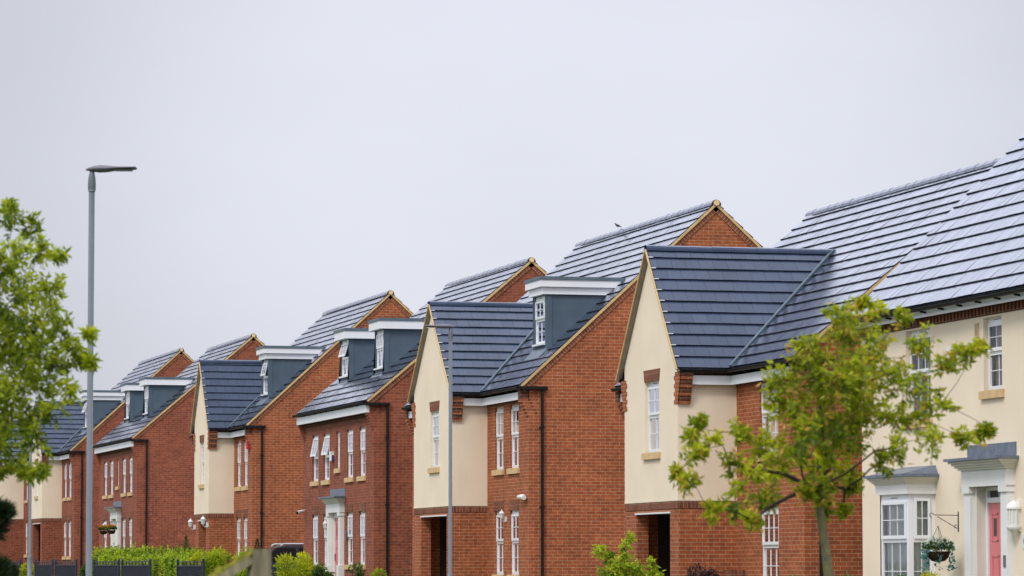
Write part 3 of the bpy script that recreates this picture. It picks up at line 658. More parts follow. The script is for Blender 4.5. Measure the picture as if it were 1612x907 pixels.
def portico(par, T0_, u0, u1, zt, door, proj=.30, dlead=True, deep=.12, rec=0.0):
    """flat pilasters, entablature and moulded canopy around a doorway"""
    P = MB(); T = T0_
    zb = -.15; pw = .26
    for a, b in ((u0, u0 + pw), (u1 - pw, u1)):
        tbox(P, T, a, b, 0, deep, zb, zt - .10, 'white_paint'); tbox(P, T, a - .03, b + .03, 0, deep + .04, zb, zb + .85, 'white_paint')
        tbox(P, T, a - .02, b + .02, 0, deep + .03, zt - .20, zt - .10, 'white_paint')
        tbox(P, T, (b if a == u0 else a - .10), (b + .10 if a == u0 else a), -.16, deep - .07, zb, zt - .10, 'cream_paint')
    tbox(P, T, u0 - .04, u1 + .04, 0, deep + .03, zt - .10, zt + .16, 'white_paint')
    for k in range(4):
        e = .03 + (proj - deep - .05) * (k + 1) / 4; tbox(P, T, u0 - .02 - e * .8, u1 + .02 + e * .8, 0, deep + e, zt + .16 + k * .035, zt + .16 + (k + 1) * .035 + .001, 'cream_paint')
    P.build('portico', par)
    Lm = MB(); tbox(Lm, T, u0 - .22, u1 + .22, 0, proj + .04, zt + .302, zt + .345, 'lead_sheet'); tbox(Lm, T, u0 - .12, u1 + .12, -.01, .014, zt + .345, zt + .56, 'lead_sheet')
    Lm.build('canopy_lead', par)
    T = lambda u, d, z: T0_(u, d + rec, z)
    D = MB(); du0, du1 = u0 + pw + .10, u1 - pw - .10; dz = 2.02
    tbox(D, T, du0 - .12, du0 + .07, -.18, -.10, zb, zt - .10, 'white_pvc'); tbox(D, T, du1 - .07, du1 + .12, -.18, -.10, zb, zt - .10, 'white_pvc'); tbox(D, T, du0 + .07, du1 - .07, -.18, -.10, dz, dz + .08, 'white_pvc'); tbox(D, T, du0 + .07, du1 - .07, -.18, -.10, zt - .16, zt - .10, 'white_pvc')
    tbox(D, T, (du0 + du1) / 2 - .01, (du0 + du1) / 2 + .01, -.15, -.11, dz + .08, zt - .16, 'white_pvc')
    fr = D.build('door_frame', par)
    gl = MB(); tbox(gl, T, du0 + .07, du1 - .07, -.16, -.15, dz + .08, zt - .16, 'car_glass'); gl.build('fanlight', fr)
    Q = MB(); a, b = du0 + .07, du1 - .07; wd = b - a
    tbox(Q, T, a, b, -.17, -.13, zb + .05, dz, door)
    # raised mouldings round the panels
    def mould(ua, ub, za, zb_):
        for q in ((ua, ua + .02, za, zb_), (ub - .02, ub, za, zb_), (ua, ub, za, za + .02), (ua, ub, zb_ - .02, zb_)): tbox(Q, T, q[0], q[1], -.13, -.118, q[2], q[3], door)
    mould(a + wd * .14, a + wd * .44, .15, 1.20); mould(a + wd * .56, a + wd * .86, .15, 1.20)
    mould(a + wd * .14, a + wd * .40, 1.42, 1.86); mould(a + wd * .60, a + wd * .86, 1.42, 1.86)
    dq = Q.build('door', par)
    hm = MB(); tbox(hm, T, b - .10, b - .07, -.13, -.09, .82, 1.02, 'chrome'); hm.build('handle', dq)
    for q0, q1 in ((.64, .80), (.20, .36)): gm = MB(); tbox(gm, T, a + wd * q0, a + wd * q1, -.131, -.127, 1.50, 1.78, 'car_glass'); gm.build('door_light', dq)
    return fr

def double_house(name, label, X0, Y0, base, W, door, seed, m_=.848, ze=5.08, xr=4.35, opened=(), wy=None, dorm=((2.37, 3.54), (6.94, 8.15)), doorc=4.62):
    H = thing(name, label, 'house', (X0, Y0, base), 'detached houses along the street')
    bmat = 'brick_red'; D = 2 * xr; xe = -.2; zr = ze + m_ * (xr - xe); T = Tfront(0)
    up0, up1, g0, g1 = 3.10, 4.43, .71, 2.15
    w4 = [(1.05, 1.84), (2.63, 3.46), (5.75, 6.62), (7.32, 8.18)] if not wy else wy
    F = MB(); holes = []
    for a, b in w4: holes += [(a, b, up0, up1), (a, b, g0, g1)]
    holes += [(doorc - .26, doorc + .22, 3.39, up1), (doorc - .52, doorc + .52, -.5, 2.25, .2)]
    zt = ze - .12
    wall(F, T, 0, W, -.5, zt, holes, bmat)
    for y in (0, W): gable_wall(F, y, 0, D, -.5, ze + m_ * .2 - .03, ze + m_ * .2 - .03, xr, zr - .03, bmat)
    F.face([(D, 0, -.5), (D, W, -.5), (D, W, ze + .1), (D, 0, ze + .1)], bmat)
    F.box(-.014, 0, .215, W - .215, ze - .50, ze - .30, 'brick_soldier')
    k = 0
    y = .22
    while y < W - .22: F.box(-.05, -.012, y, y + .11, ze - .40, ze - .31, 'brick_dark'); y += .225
    for ya, yb in ((0, .215), (W - .215, W)):
        corbel(F, 0, ya, yb, ze - .31, 6, .19, bmat); F.box(-.20, .004, ya, yb, ze - .31, ze - .08, bmat)
    F.build('brick_wall', H)
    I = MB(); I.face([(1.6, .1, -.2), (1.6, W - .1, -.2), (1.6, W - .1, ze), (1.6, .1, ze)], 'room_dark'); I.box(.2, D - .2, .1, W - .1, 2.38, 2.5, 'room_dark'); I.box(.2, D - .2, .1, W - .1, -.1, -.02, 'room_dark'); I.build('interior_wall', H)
    for i, (a, b) in enumerate(w4):
        window(H, T, a, b, up0, up1, opened=.20 if i in opened else 0, curtain=1 + (i + seed) % 3); window(H, T, a, b, g0, g1, lintel=True, curtain=1 + (i + seed + 1) % 3)
    window(H, T, doorc - .26, doorc + .22, 3.39, up1, cols=1, rows=4, split=0, curtain=0)
    Rf = MB(); sl = Vector((1, 0, m_)).normalized(); S = (xr - xe) * math.sqrt(1 + m_ * m_)
    tiles(Rf, (xe, -.05, ze), (0, 1, 0), sl, W + .10, S, .32, .30, True, seed)
    tiles(Rf, (2 * xr - xe, -.05, ze), (0, 1, 0), (-sl.x, 0, sl.z), W + .10, S, .32, .30, False, seed + 5)
    Rf.build('roof', H)
    Rg = MB(); ridge(Rg, (xr, -.06, zr), (xr, W + .06, zr)); Rg.build('ridge_tiles', H)
    V = verge(H, 0, [(xe, ze), (xr, zr)], -1)
    for q in (verge(H, 0, [(2 * xr - xe, ze), (xr, zr)], -1), verge(H, W, [(xe, ze), (xr, zr)], 1), verge(H, W, [(2 * xr - xe, ze), (xr, zr)], 1)): q.build('verge', H)
    V.tube([(xr, -.10, zr + .01), (xr, -.02, zr - .01)], .07, 'verge_tan', 10)
    V.build('verge', H)
    Fs = MB(); Fs.box(-.215, -.125, .0 - .004, W + .004, ze - .31, ze - .10, 'white_pvc'); Fs.build('fascia', H)
    gutter(H, [(-.28, -.04, ze - .03), (-.28, W + .1, ze - .03)])
    G2 = MB(); G2.box(-.26, .42, -.11, -.003, ze - .12, ze - .05, 'black_plastic'); G2.build('gutter_return', H)
    downpipe(H, .36, -.055, ze - .1)
    portico(H, T, doorc - .88, doorc + .88, 2.26, door, rec=.10)
    ra = lambda z: xe + (z - ze) / m_
    for i, (a, b) in enumerate(dorm): flat_dormer(H, a, b, .82, 5.98, 7.44, ra, opened=.28 if (i == 1 and opened) else 0)
    return H
HD = double_house('brick_house', 'double fronted red brick house with two dormers, open windows and a pink door', 22.1, 99.58, .43, 9.4, 'door_pink', 21, opened=(2, 3))
HF = double_house('brick_house', 'double fronted red brick house with two dormers and a white door, behind the long hedge', 22.1, 140.0, .80, 9.3, 'door_white', 31)

# ---- extra fittings on the houses (parts: they are screwed to the wall)
def small_box(par, name, x, y, z, sx, sy, sz, mat, mat2=None):
    m = MB(); m.box(x - sx, x, y - sy / 2, y + sy / 2, z - sz / 2, z + sz / 2, mat)
    m.box(x - sx * .7, x - sx * .1, y - sy / 2 - .012, y + sy / 2 + .012, z - sz / 2 - .01, z + sz * .1, mat2 or mat)
    return m.build(name, par)
small_box(HD, 'alarm_box', -.0, 5.25, 3.75, .09, .24, .26, 'white_paint', 'blue_plastic')
small_box(HE, 'alarm_box', -.0, .42, 4.42, .10, .24, .34, 'red_plastic', 'red_plastic')
m = MB(); m.tube([(-.02, 9.1, 2.30), (-.14, 9.0, 2.27)], .02, 'white_paint'); m.tube([(-.10, 9.05, 2.26), (-.30, 8.8, 2.22)], [.05, .05], 'white_paint', 10); m.tube([(-.30, 8.8, 2.22), (-.32, 8.78, 2.215)], .04, 'black_plastic', 10); m.build('security_camera', HD)
m = MB(); m.tube([(-.02, .30, 2.40), (-.10, .30, 2.42)], .03, 'white_paint'); m.tube([(-.10, .55, 2.42), (-.10, .40, 2.42), (-.10, .18, 2.42), (-.10, .05, 2.40)], [.04, .055, .06, .055], 'white_paint', 12); m.build('security_light', HC)
m = MB(); m.tube([(-.88, 7.6, 2.42), (-.98, 7.66, 2.40)], .055, 'white_paint', 10); m.box(-1.0, -.86, 7.54, 7.62, 2.24, 2.32, 'white_paint'); m.build('security_light', HB)
lantern(HC, (0, 2.0, 1.97), (-1, 0), .72)
lantern(HE, (-.82, 5.55, 1.90), (-1, 0), .95); lantern(HE, (-.82, 3.2, 1.95), (-1, 0), .95)
lantern(HF, (-.12, 6.0, 1.8), (-1, 0), 1.0)
lantern(HD, (0, 5.62, 1.75), (-1, 0), .85)
m = MB(); m.box(-.02, 0, 3.40, 3.48, 1.42, 1.53, 'lamp_dark'); m.box(-.02, 0, 3.40, 3.48, 1.56, 1.66, 'lamp_dark'); m.build('house_number', HD)
m = MB(); m.box(-.3, .0, 3.35, 3.8, .35, .98, 'brick_soldier'); m.build('meter_box', HB)
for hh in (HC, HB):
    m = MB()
    for k in range(5): m.box(-.013 + .04 * k, .03 + .04 * k, -.003, .0, 4.60 - .075 * k - .03 * 0, 4.60 - .075 * k + .025, 'door_and_shade_dark')  # near-black strips painting shadow gaps at the snapped corbel ends
    m.build('corbel_shadow_gaps', hh)

# ------------------------------------------------------------------ the near cream house (front runs towards the camera: y from 0 down to -W)
def cream_house():
    H = thing('cream_house', 'cream rendered house at the right edge with bay window and pink front door', 'house', (22.1, 61.27, 0), 'detached houses along the street')
    W = 11.4; m_ = .99; ze = 5.20; xr = 4.5; xe = -.24; zr = ze + m_ * (xr - xe); D = 2 * xr; T = lambda u, d, z: (-d, -u, z)
    F = MB(); wz = 4.90
    op = [(2.15, 3.28), (5.60, 6.36), (9.0, 10.1)]
    holes = [(a, b, 3.42 if a < 3 else 3.76, wz) for a, b in op] + [(2.2, 3.33, .45, 2.10, .15), (5.36, 6.44, -.5, 2.28, .2), (8.6, 10.1, .6, 2.1)]
    wall(F, T, 0, W, -.02, 4.93, holes, 'render_cream', .12)
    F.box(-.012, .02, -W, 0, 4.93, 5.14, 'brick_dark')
    for k in range(int(W / .15)): F.box(-.045, -.01, -.02 - k * .15 - .075, -.02 - k * .15, 4.95, 5.06, 'brick_soldier')
    F.box(-.03, .01, -W - .02, .02, -.5, -.02, 'brick_dark')
    for y in (0, -W):
        F.face([(0, y, -.5), (D, y, -.5), (D, y, ze + .15), (xr, y, zr - .04), (0, y, ze + .15)], 'brick_orange')
    F.face([(D, -W, -.5), (D, 0, -.5), (D, 0, 5.2), (D, -W, 5.2)], 'brick_orange')
    F.build('rendered_wall', H)
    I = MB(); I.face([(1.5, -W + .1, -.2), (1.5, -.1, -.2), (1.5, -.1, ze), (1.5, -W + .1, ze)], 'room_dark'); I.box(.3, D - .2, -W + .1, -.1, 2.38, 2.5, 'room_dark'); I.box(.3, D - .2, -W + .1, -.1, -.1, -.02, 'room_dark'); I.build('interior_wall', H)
    for i, (a, b) in enumerate(op): window(H, T, a, b, 3.42 if a < 3 else 3.76, wz, cols=3 if a < 3 else 2, dp=.085, curtain=(3, 2, 1)[i])
    window(H, T, 8.6, 10.1, .6, 2.1, cols=4, dp=.085)
    Rf = MB(); sl = Vector((1, 0, m_)).normalized(); S = (xr - xe) * math.sqrt(1 + m_ * m_)
    tiles(Rf, (xe, -W - .08, ze + .03), (0, 1, 0), sl, W + .13, S, .345, .30, True, 77)
    tiles(Rf, (2 * xr - xe, -W - .08, ze + .03), (0, 1, 0), (-sl.x, 0, sl.z), W + .13, S, .345, .30, False, 78)
    Rf.build('roof', H)
    Rg = MB(); ridge(Rg, (xr, .06, zr + .03), (xr, -W - .06, zr + .03)); Rg.build('ridge_tiles', H)
    Fs = MB(); Fs.box(-.175, -.145, -W, .02, 5.055, 5.17, 'white_pvc'); Fs.box(-.145, .0, -W, .02, 5.09, 5.11, 'soffit_grey'); Fs.build('fascia', H)
    gutter(H, [(-.29, .06, 5.19), (-.29, -W - .05, 5.19)])
    # shallow box bay
    b0, b1, pj = 2.10, 3.43, .45; B = MB()
    TB = lambda u, d, z: (-pj - d, -u, z); TS = lambda u, d, z: (-pj + u, -b1 - d, z)
    B.box(-pj + .0, 0, -b1, -b0, -.5, .34, 'render_cream'); B.box(-pj - .03, 0, -b1 - .03, -b0 + .03, .34, .42, 'white_paint')
    B.box(-pj, -pj + .07, -b1, -b1 + .07, .42, 2.2, 'white_pvc'); B.box(-pj, -pj + .07, -b0 - .07, -b0, .42, 2.2, 'white_pvc'); B.box(-.07, 0, -b1 + .0, -b1 + .07, .42, 2.2, 'white_pvc')
    B.box(-pj, 0, -b0 - .05, -b0, .42, 2.2, 'white_pvc'); B.box(-pj + .01, 0, -b1 + .01, -b0 - .01, 2.12, 2.2, 'white_pvc')
    B.box(-pj - .06, .0, -b1 - .06, -b0 + .06, 2.2, 2.36, 'white_paint')
    for k in range(4): e = .08 + .03 * k; B.box(-pj - e, 0, -b1 - e, -b0 + e, 2.36 + .028 * k, 2.36 + .028 * (k + 1) + .001, 'cream_paint')
    B.build('bay', H)
    Lb = MB(); Lb.box(-pj - .21, 0, -b1 - .21, -b0 + .21, 2.475, 2.52, 'lead_sheet')
    Lb.hexa([(-pj - .17, -b1 - .17, 2.52), (0, -b1 - .17, 2.52), (0, -b0 + .17, 2.52), (-pj - .17, -b0 + .17, 2.52), (-.05, -b1 - .05, 2.66), (0, -b1 - .05, 2.66), (0, -b0 + .05, 2.66), (-.05, -b0 + .05, 2.66)], 'lead_sheet'); Lb.build('bay_roof', H)
    window(H, TB, b0 + .05, b1 - .05, .42, 2.18, cols=3, split=.58, sill=False, dp=.005, curtain=2, vent=True)
    window(H, TS, .03, pj - .03, .42, 2.18, cols=2, split=.58, sill=False, dp=.005, curtain=2, vent=False)
    portico(H, T, 5.02, 6.80, 2.37, 'door_pink', proj=.34)
    m = MB(); m.box(-.02, 0, -5.42, -5.28, 4.62, 4.84, 'sill_stone')
    for k in range(5): m.box(-.024, -.02, -5.40, -5.30, 4.65 + .035 * k, 4.665 + .035 * k, 'barge_brown')
    m.build('wall_vent', H)
    small_box(H, 'alarm_box', 0, -4.33, 4.38, .09, .16, .30, 'white_paint', 'blue_plastic')
    m = MB(); m.box(-.135, -.12, -6.74, -6.66, 1.02, 1.20, 'lamp_dark'); m.box(-.14, -.135, -6.73, -6.70, 1.03, 1.17, 'chrome'); m.build('doorbell', H)
    m = MB(); m.box(-.015, 0, -7.35, -7.13, 1.30, 1.52, 'white_paint')
    # the small figures on the house number plaque
    m.box(-.018, -.015, -7.20, -7.19, 1.37, 1.46, 'lamp_dark'); m.box(-.018, -.015, -7.24, -7.20, 1.41, 1.42, 'lamp_dark')
    m.build('house_number', H)
    # half lantern by the door
    m = MB(); x, y, z = -.09, -7.0, 1.62
    m.box(-.03, 0, y - .07, y + .07, z - .06, z + .42, 'white_paint')
    m.lathe((x, y, z - .10), [(.02, 0), (.05, .04), (.10, .07), (.115, .10), (.115, .13)], 'white_paint', 10)
    m.lathe((x, y, z + .03), [(.095, 0), (.095, .25)], 'frosted_lamp', 10)
    for k in range(7): t = pi / 2 + pi * k / 6; m.box(x + cos(t) * .10 - .008, x + cos(t) * .10 + .008, y + sin(t) * .10 - .008, y + sin(t) * .10 + .008, z + .02, z + .29, 'white_paint')
    m.lathe((x, y, z + .28), [(.12, 0), (.118, .03), (.09, .08), (.04, .115), (.012, .125), (.012, .17)], 'white_paint', 12)
    m.build('wall_lantern', H)
    return H
HA = cream_house()
m = MB(); a = Vector((0, -4.47, 1.84)); X = -.42
m.bar((-.006, -4.47, 1.58), (-.006, -4.47, 1.90), (1, 0, 0), .02, .012, 'door_and_shade_dark'); m.tube([(0, -4.47, 1.84), (X, -4.47, 1.845)], .007, 'door_and_shade_dark', 6); m.tube([(0, -4.47, 1.62), (X + .06, -4.47, 1.82)], .006, 'door_and_shade_dark', 6)
m.tube([(X - .03 + .035 * cos(t), -4.47, 1.84 + .035 * sin(t)) for t in [k * pi / 6 for k in range(10)]], .006, 'door_and_shade_dark', 5)
m.tube([(-.05 + .025 * cos(t), -4.47, 1.665 + .025 * sin(t)) for t in [k * pi / 6 for k in range(10)]], .005, 'door_and_shade_dark', 5)
m.build('basket_bracket', HA)

# ------------------------------------------------------------------ foliage
def leaf_mesh(name, pts, dirs, size, mat, seed, tipf=None, parent=None, aspect=.42, droop=.25, tone=None):
    """one mesh of many small folded leaves: pts (n,3), dirs (n,3)"""
    rs = np.random.RandomState(seed); n = len(pts); P = np.asarray(pts, float); Dn = np.asarray(dirs, float)
    Dn = Dn + rs.normal(0, .55, (n, 3)); Dn[:, 2] -= droop; Dn /= np.linalg.norm(Dn, axis=1)[:, None] + 1e-9
    r = rs.normal(0, 1, (n, 3)); r[:, 2] *= .6; S = np.cross(Dn, r); S /= np.linalg.norm(S, axis=1)[:, None] + 1e-9
    Nn = np.cross(S, Dn); Lf = size * rs.uniform(.6, 1.25, n)[:, None]
    mid = P + Dn * Lf * .45; A = P; B = mid + S * Lf * aspect * .5 + Nn * Lf * .08; C = P + Dn * Lf; D = mid - S * Lf * aspect * .5 + Nn * Lf * .08
    V = np.stack([A, B, C, D], 1).reshape(-1, 3)
    F = np.arange(n * 4).reshape(n, 4); tri = np.concatenate([F[:, [0, 1, 2]], F[:, [0, 2, 3]]], 1).reshape(-1, 3)
    me = bpy.data.meshes.new(name); me.vertices.add(len(V)); me.vertices.foreach_set('co', V.ravel())
    me.loops.add(tri.size); me.loops.foreach_set('vertex_index', tri.ravel().astype(np.int32))
    me.polygons.add(len(tri)); me.polygons.foreach_set('loop_start', np.arange(0, tri.size, 3, dtype=np.int32)); me.polygons.foreach_set('loop_total', np.full(len(tri), 3, dtype=np.int32))
    me.materials.append(MATS[mat]); ul = me.uv_layers.new(name='UVMap')
    tn = rs.beta(1.6, 1.6, n) if tone is None else np.clip(tone + rs.normal(0, .16, n), 0, 1)
    tf = np.zeros(n) if tipf is None else np.asarray(tipf)
    uv = np.repeat(np.stack([tn, tf], 1), 6, axis=0); ul.data.foreach_set('uv', uv.ravel())
    me.update(); me.validate(); o = bpy.data.objects.new(name, me); COL.objects.link(o)
    if parent: o.parent = parent
    return o
def sprays(clusters, seed, per=26, twig=1.0, lpt=12, tipp=.15):
    """leafy twigs bursting out of each cluster centre"""
    rs = np.random.RandomState(seed); pts, dirs, tips, twl, tone = [], [], [], [], []
    for c, r in clusters:
        c = np.array(c); nt_ = max(14, int(per * (r / .25) ** 2)); ct = rs.uniform(.25, .75)
        for _ in range(nt_):
            d = rs.normal(0, 1, 3); d /= np.linalg.norm(d); st = c + d * r * rs.uniform(.05, .55); Lt = r * twig * rs.uniform(.35, .8)
            d2 = d + rs.normal(0, .35, 3); d2[2] += .12; d2 /= np.linalg.norm(d2); end = st + d2 * Lt; end[2] -= Lt * .12
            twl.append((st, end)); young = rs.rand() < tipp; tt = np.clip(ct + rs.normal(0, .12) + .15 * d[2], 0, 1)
            for k in range(lpt):
                t = (k + rs.rand()) / lpt; pts.append(st + (end - st) * t + rs.normal(0, .010, 3)); sd_ = rs.normal(0, 1, 3); dirs.append(d2 * .6 + sd_ * .7)
                tips.append(max(0, (t - .55) * 2.0) * rs.uniform(.5, 1) if young else 0); tone.append(tt)
    return np.array(pts), np.array(dirs), np.array(tips), twl, np.array(tone)
def grow(m, base_pts, rads, clusters, mat, seed, r0=.017, rtip=.0035):
    """trunk plus limbs joined greedily to each leaf cluster"""
    rnd = random.Random(seed); m.tube(base_pts, rads, mat, 10)
    nodes = [(Vector(base_pts[-1]), rads[-1])]
    cl = sorted([Vector(c) for c, r in clusters], key=lambda c: (c - Vector(base_pts[-1])).length)
    for c in cl:
        top = Vector(base_pts[-1])
        best = min(nodes, key=lambda q: (q[0] - c).length + .55 * (q[0] - top).length); a, ra = best; Ln = (c - a).length
        if Ln < 1e-3: continue
        mid1 = a.lerp(c, .35) + Vector((rnd.uniform(-.08, .08), rnd.uniform(-.08, .08), rnd.uniform(0, .10))) * Ln; mid2 = a.lerp(c, .7) + Vector((rnd.uniform(-.08, .08), rnd.uniform(-.08, .08), rnd.uniform(0, .12))) * Ln
        rr = min(ra * .78, r0); re = max(rr * .45, rtip); m.tube([a, mid1, mid2, c], [rr, rr * .85, rr * .68, re], 'bark_dark', 7)
        nodes += [(mid2, rr * .68), (c, re)]
def tree(name, label, base, tk, rads, px, dist, leafmat_, barkmat, seed, size=.045, per=26, lpt=12, tipp=.15, spread=.45, twigr=.0035, group=None, cat='tree', loc=None, depthf=1):
    rs = random.Random(seed); T0 = thing(name, label, cat, base, group); b = Vector(base)
    cl = []
    for (x, y, r) in px:
        d = dist + rs.uniform(-spread, spread) * depthf; p = at_d(x, y, d); cl.append((p - b, r * dist / FPX))
    m = MB(); grow(m, [Vector(q) - b for q in tk], rads, cl, barkmat, seed)
    P, Dd, tips, tw, tone = sprays(cl, seed, per, 1.0, lpt, tipp)
    for s_, e_ in tw: m.tube([s_, e_], [twigr, twigr * .5], barkmat, 3, False)
    m.build('trunk', T0, True)
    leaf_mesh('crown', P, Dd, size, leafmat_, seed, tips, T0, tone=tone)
    return T0
# young street tree, right
d = 26.0
base = at_d(1312, 940, d); gz = ground_z(base.y); base.z = gz
tk = [Vector((base.x, base.y, gz - .05)), at_d(1318, 1100, d), at_d(1307, 930, d), at_d(1299, 860, d), at_d(1290, 800, d), at_d(1287, 772, d)]
tree('street_tree', 'young street tree with orange tipped leaves in front of the cream house', base, tk, [.050, .044, .036, .030, .027, .027],
     [(1290, 585, 62), (1335, 520, 50), (1375, 560, 52), (1245, 640, 50), (1300, 665, 62), (1355, 640, 52), (1420, 600, 50), (1452, 540, 30), (1478, 640, 32), (1520, 690, 22), (1512, 555, 20), (1205, 705, 40), (1180, 755, 34), (1122, 695, 30), (1092, 715, 22), (1085, 760, 20), (1150, 800, 28), (1205, 790, 24), (1160, 730, 22), (1310, 735, 34), (1322, 492, 26), (1412, 705, 26), (1385, 730, 26), (1468, 690, 30), (1120, 805, 16), (1350, 598, 50), (1265, 690, 40), (1230, 600, 36), (1270, 540, 30), (1420, 500, 16), (1380, 490, 18), (1440, 660, 30), (1290, 780, 18), (1345, 770, 14), (1185, 820, 16), (1090, 685, 14), (1545, 680, 12), (1225, 745, 26), (1065, 745, 12), (1398, 655, 34), (1160, 680, 20), (1325, 600, 40), (1490, 580, 22), (1535, 550, 10), (1330, 805, 9), (1288, 765, 26), (1300, 795, 18), (1268, 770, 18), (1330, 745, 24), (1345, 700, 26), (1100, 665, 10), (1360, 478, 12), (1545, 545, 9), (1555, 675, 8), (1285, 735, 36), (1255, 715, 32), (1225, 720, 28), (1310, 700, 30)],
     d, 'leaf_green', 'bark_lichen', 11, size=.054, per=58, lpt=11, tipp=.30, spread=.5)
# leafy tree at the left edge
d = 26.0
base = at_d(-75, 1000, d); gz = ground_z(base.y); base.z = gz
tk = [Vector((base.x, base.y, gz - .05)), at_d(-72, 1000, d), at_d(-64, 830, d), at_d(-55, 700, d), at_d(-48, 600, d)]
tree('leafy_tree', 'lime green leafy tree filling the left edge, overlapping the tall lamp post', base, tk, [.085, .075, .065, .055, .045],
     [(22, 342, 30), (48, 356, 20), (15, 325, 14), (60, 398, 28), (92, 402, 16), (15, 420, 40), (78, 455, 34), (50, 515, 44), (98, 515, 28), (8, 560, 46), (88, 575, 34), (128, 568, 20), (140, 525, 12), (55, 610, 46), (104, 612, 24), (18, 665, 46), (58, 688, 30), (28, 722, 28), (64, 742, 18), (8, 742, 26), (-40, 420, 60), (-60, 520, 70), (-30, 620, 60), (-90, 620, 60), (-50, 720, 50), (-20, 345, 30), (-100, 470, 60), (0, 480, 50), (40, 455, 36), (35, 565, 40), (65, 550, 40), (145, 570, 10), (85, 640, 26), (-10, 700, 40), (20, 520, 44), (50, 660, 34), (115, 545, 20), (28, 390, 28), (12, 620, 44), (70, 495, 30), (45, 745, 14)],
     d, 'leaf_lime', 'bark_dark', 12, size=.053, per=58, lpt=11, tipp=.15, spread=.5)
# small bright sapling in the front garden between the two right-hand houses
d = 66.0
base = at_d(990, 1000, d); gz = ground_z(base.y); base.z = gz
tree('garden_sapling', 'small bright green sapling by the brick side wall', base, [Vector((base.x, base.y, gz - .05)), at_d(988, 950, d), at_d(985, 900, d), at_d(984, 862, d)], [.022, .02, .016, .01],
     [(990, 848, 10), (984, 862, 10), (945, 868, 13), (958, 880, 13), (975, 893, 18), (1000, 893, 16), (1028, 886, 11), (960, 905, 22), (1000, 915, 26), (1030, 905, 16), (984, 880, 14), (975, 930, 30), (1015, 935, 26)],
     d, 'leaf_bright', 'bark', 13, size=.075, per=60, lpt=9, tipp=.3, spread=.25, cat='sapling')

def bush(name, label, cx, cy, rx, ry, h, mat, seed, size=.07, n=2600, lumps=14, cat='shrub', group=None, zs=0, spiky=0, tip=.15, kindstuff=False):
    rs = np.random.RandomState(seed); gz = ground_z(cy) + zs; T0 = thing(name, label, cat, (cx, cy, gz), group)
    P, Dd, Tn, Tp = [], [], [], []
    m = MB()
    for k in range(lumps):
        a = rs.uniform(0, 2 * pi); q = math.sqrt(rs.rand()) * .75; lx, ly = cos(a) * rx * q, sin(a) * ry * q; lz = h * rs.uniform(.45, .92) * (1 - .35 * q * q)
        lr = min(rx, ry, h) * rs.uniform(.25, .5); tn = rs.uniform(.2, .8)
        m.tube([(lx * .3, ly * .3, -.05), (lx * .7, ly * .7, lz * .5), (lx, ly, lz)], [.018, .013, .007], 'bark_dark', 5)
        for j in range(n // lumps):
            d = rs.normal(0, 1, 3); d /= np.linalg.norm(d); rr = lr * rs.uniform(.55, 1.1)
            p = np.array((lx, ly, lz)) + d * rr * np.array((1, 1, 1 + spiky)); 
            if p[2] < .02: continue
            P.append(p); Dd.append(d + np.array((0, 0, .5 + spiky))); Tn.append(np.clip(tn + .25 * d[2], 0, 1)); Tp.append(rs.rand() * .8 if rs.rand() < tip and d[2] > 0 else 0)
    # skirt reaching the ground
    for j in range(n // 2):
        a = rs.uniform(0, 2 * pi); q = rs.uniform(.7, 1.0); z = rs.uniform(.03, h * .6); d = np.array((cos(a), sin(a), .2)); P.append(np.array((cos(a) * rx * q, sin(a) * ry * q, z))); Dd.append(d); Tn.append(rs.uniform(.1, .6)); Tp.append(0)
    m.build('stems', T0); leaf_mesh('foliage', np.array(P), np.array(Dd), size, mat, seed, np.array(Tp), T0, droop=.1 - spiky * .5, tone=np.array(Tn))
    return T0
def hedge(name, label, x0, x1, y0, y1, h, mat, seed, n, size=.08):
    rs = np.random.RandomState(seed); yc = (y0 + y1) / 2; gz = ground_z(yc); T0 = thing(name, label, 'hedge', ((x0 + x1) / 2, yc, gz)); P = []; Dd = []; Tn = []; Tp = []
    L_ = y1 - y0; Wd = x1 - x0
    def bumpf(a, b): return .13 * math.sin(a * 1.9 + b) + .09 * math.sin(a * 4.7 + 1 + b * 2) + .05 * math.sin(a * 11 + b)
    for j in range(n):
        f = rs.rand(); y = rs.uniform(-L_ / 2, L_ / 2); x = rs.uniform(-Wd / 2, Wd / 2); z = rs.uniform(.05, h)
        if f < .4: z = h + bumpf(y, x) * 1.1 - .06 + rs.normal(0, .07); d = (0, 0, 1)
        elif f < .75: x = -Wd / 2 + bumpf(y, z * 2) * .6 + abs(rs.normal(0, .05)); d = (-1, 0, .3)
        elif f < .9: y = -L_ / 2 + bumpf(x * 2, z * 2) * .6 + abs(rs.normal(0, .06)); d = (0, -1, .3)
        else: x = Wd / 2; d = (1, 0, .3)
        P.append((x, y, z + .0102 * y)); Dd.append(d); Tn.append(np.clip(.52 + bumpf(y * 2.3, z * 3) * 2.6, 0, 1)); Tp.append(rs.rand() * .7 if z > h * .85 and rs.rand() < .2 else 0)
    m = MB()
    for k in range(int(L_ / .6)):
        y = -L_ / 2 + .3 + k * .6; m.tube([(0, y, -.05), (rs.uniform(-.1, .1), y, h * .5), (rs.uniform(-.2, .2), y + rs.uniform(-.2, .2), h * .9)], [.03, .02, .01], 'bark_dark', 5)
    m.build('stems', T0); leaf_mesh('foliage', np.array(P), np.array(Dd), size, mat, seed, np.array(Tp), T0, tone=np.array(Tn))
hedge('hedge', 'long bright green hedge behind the black railings', 18.55, 19.6, 109.0, 127.5, 1.0, 'leaf_hedge', 41, 26000, .10)
def bx(px, Y, **k): p = at_Y(px, 880, Y); return p.x
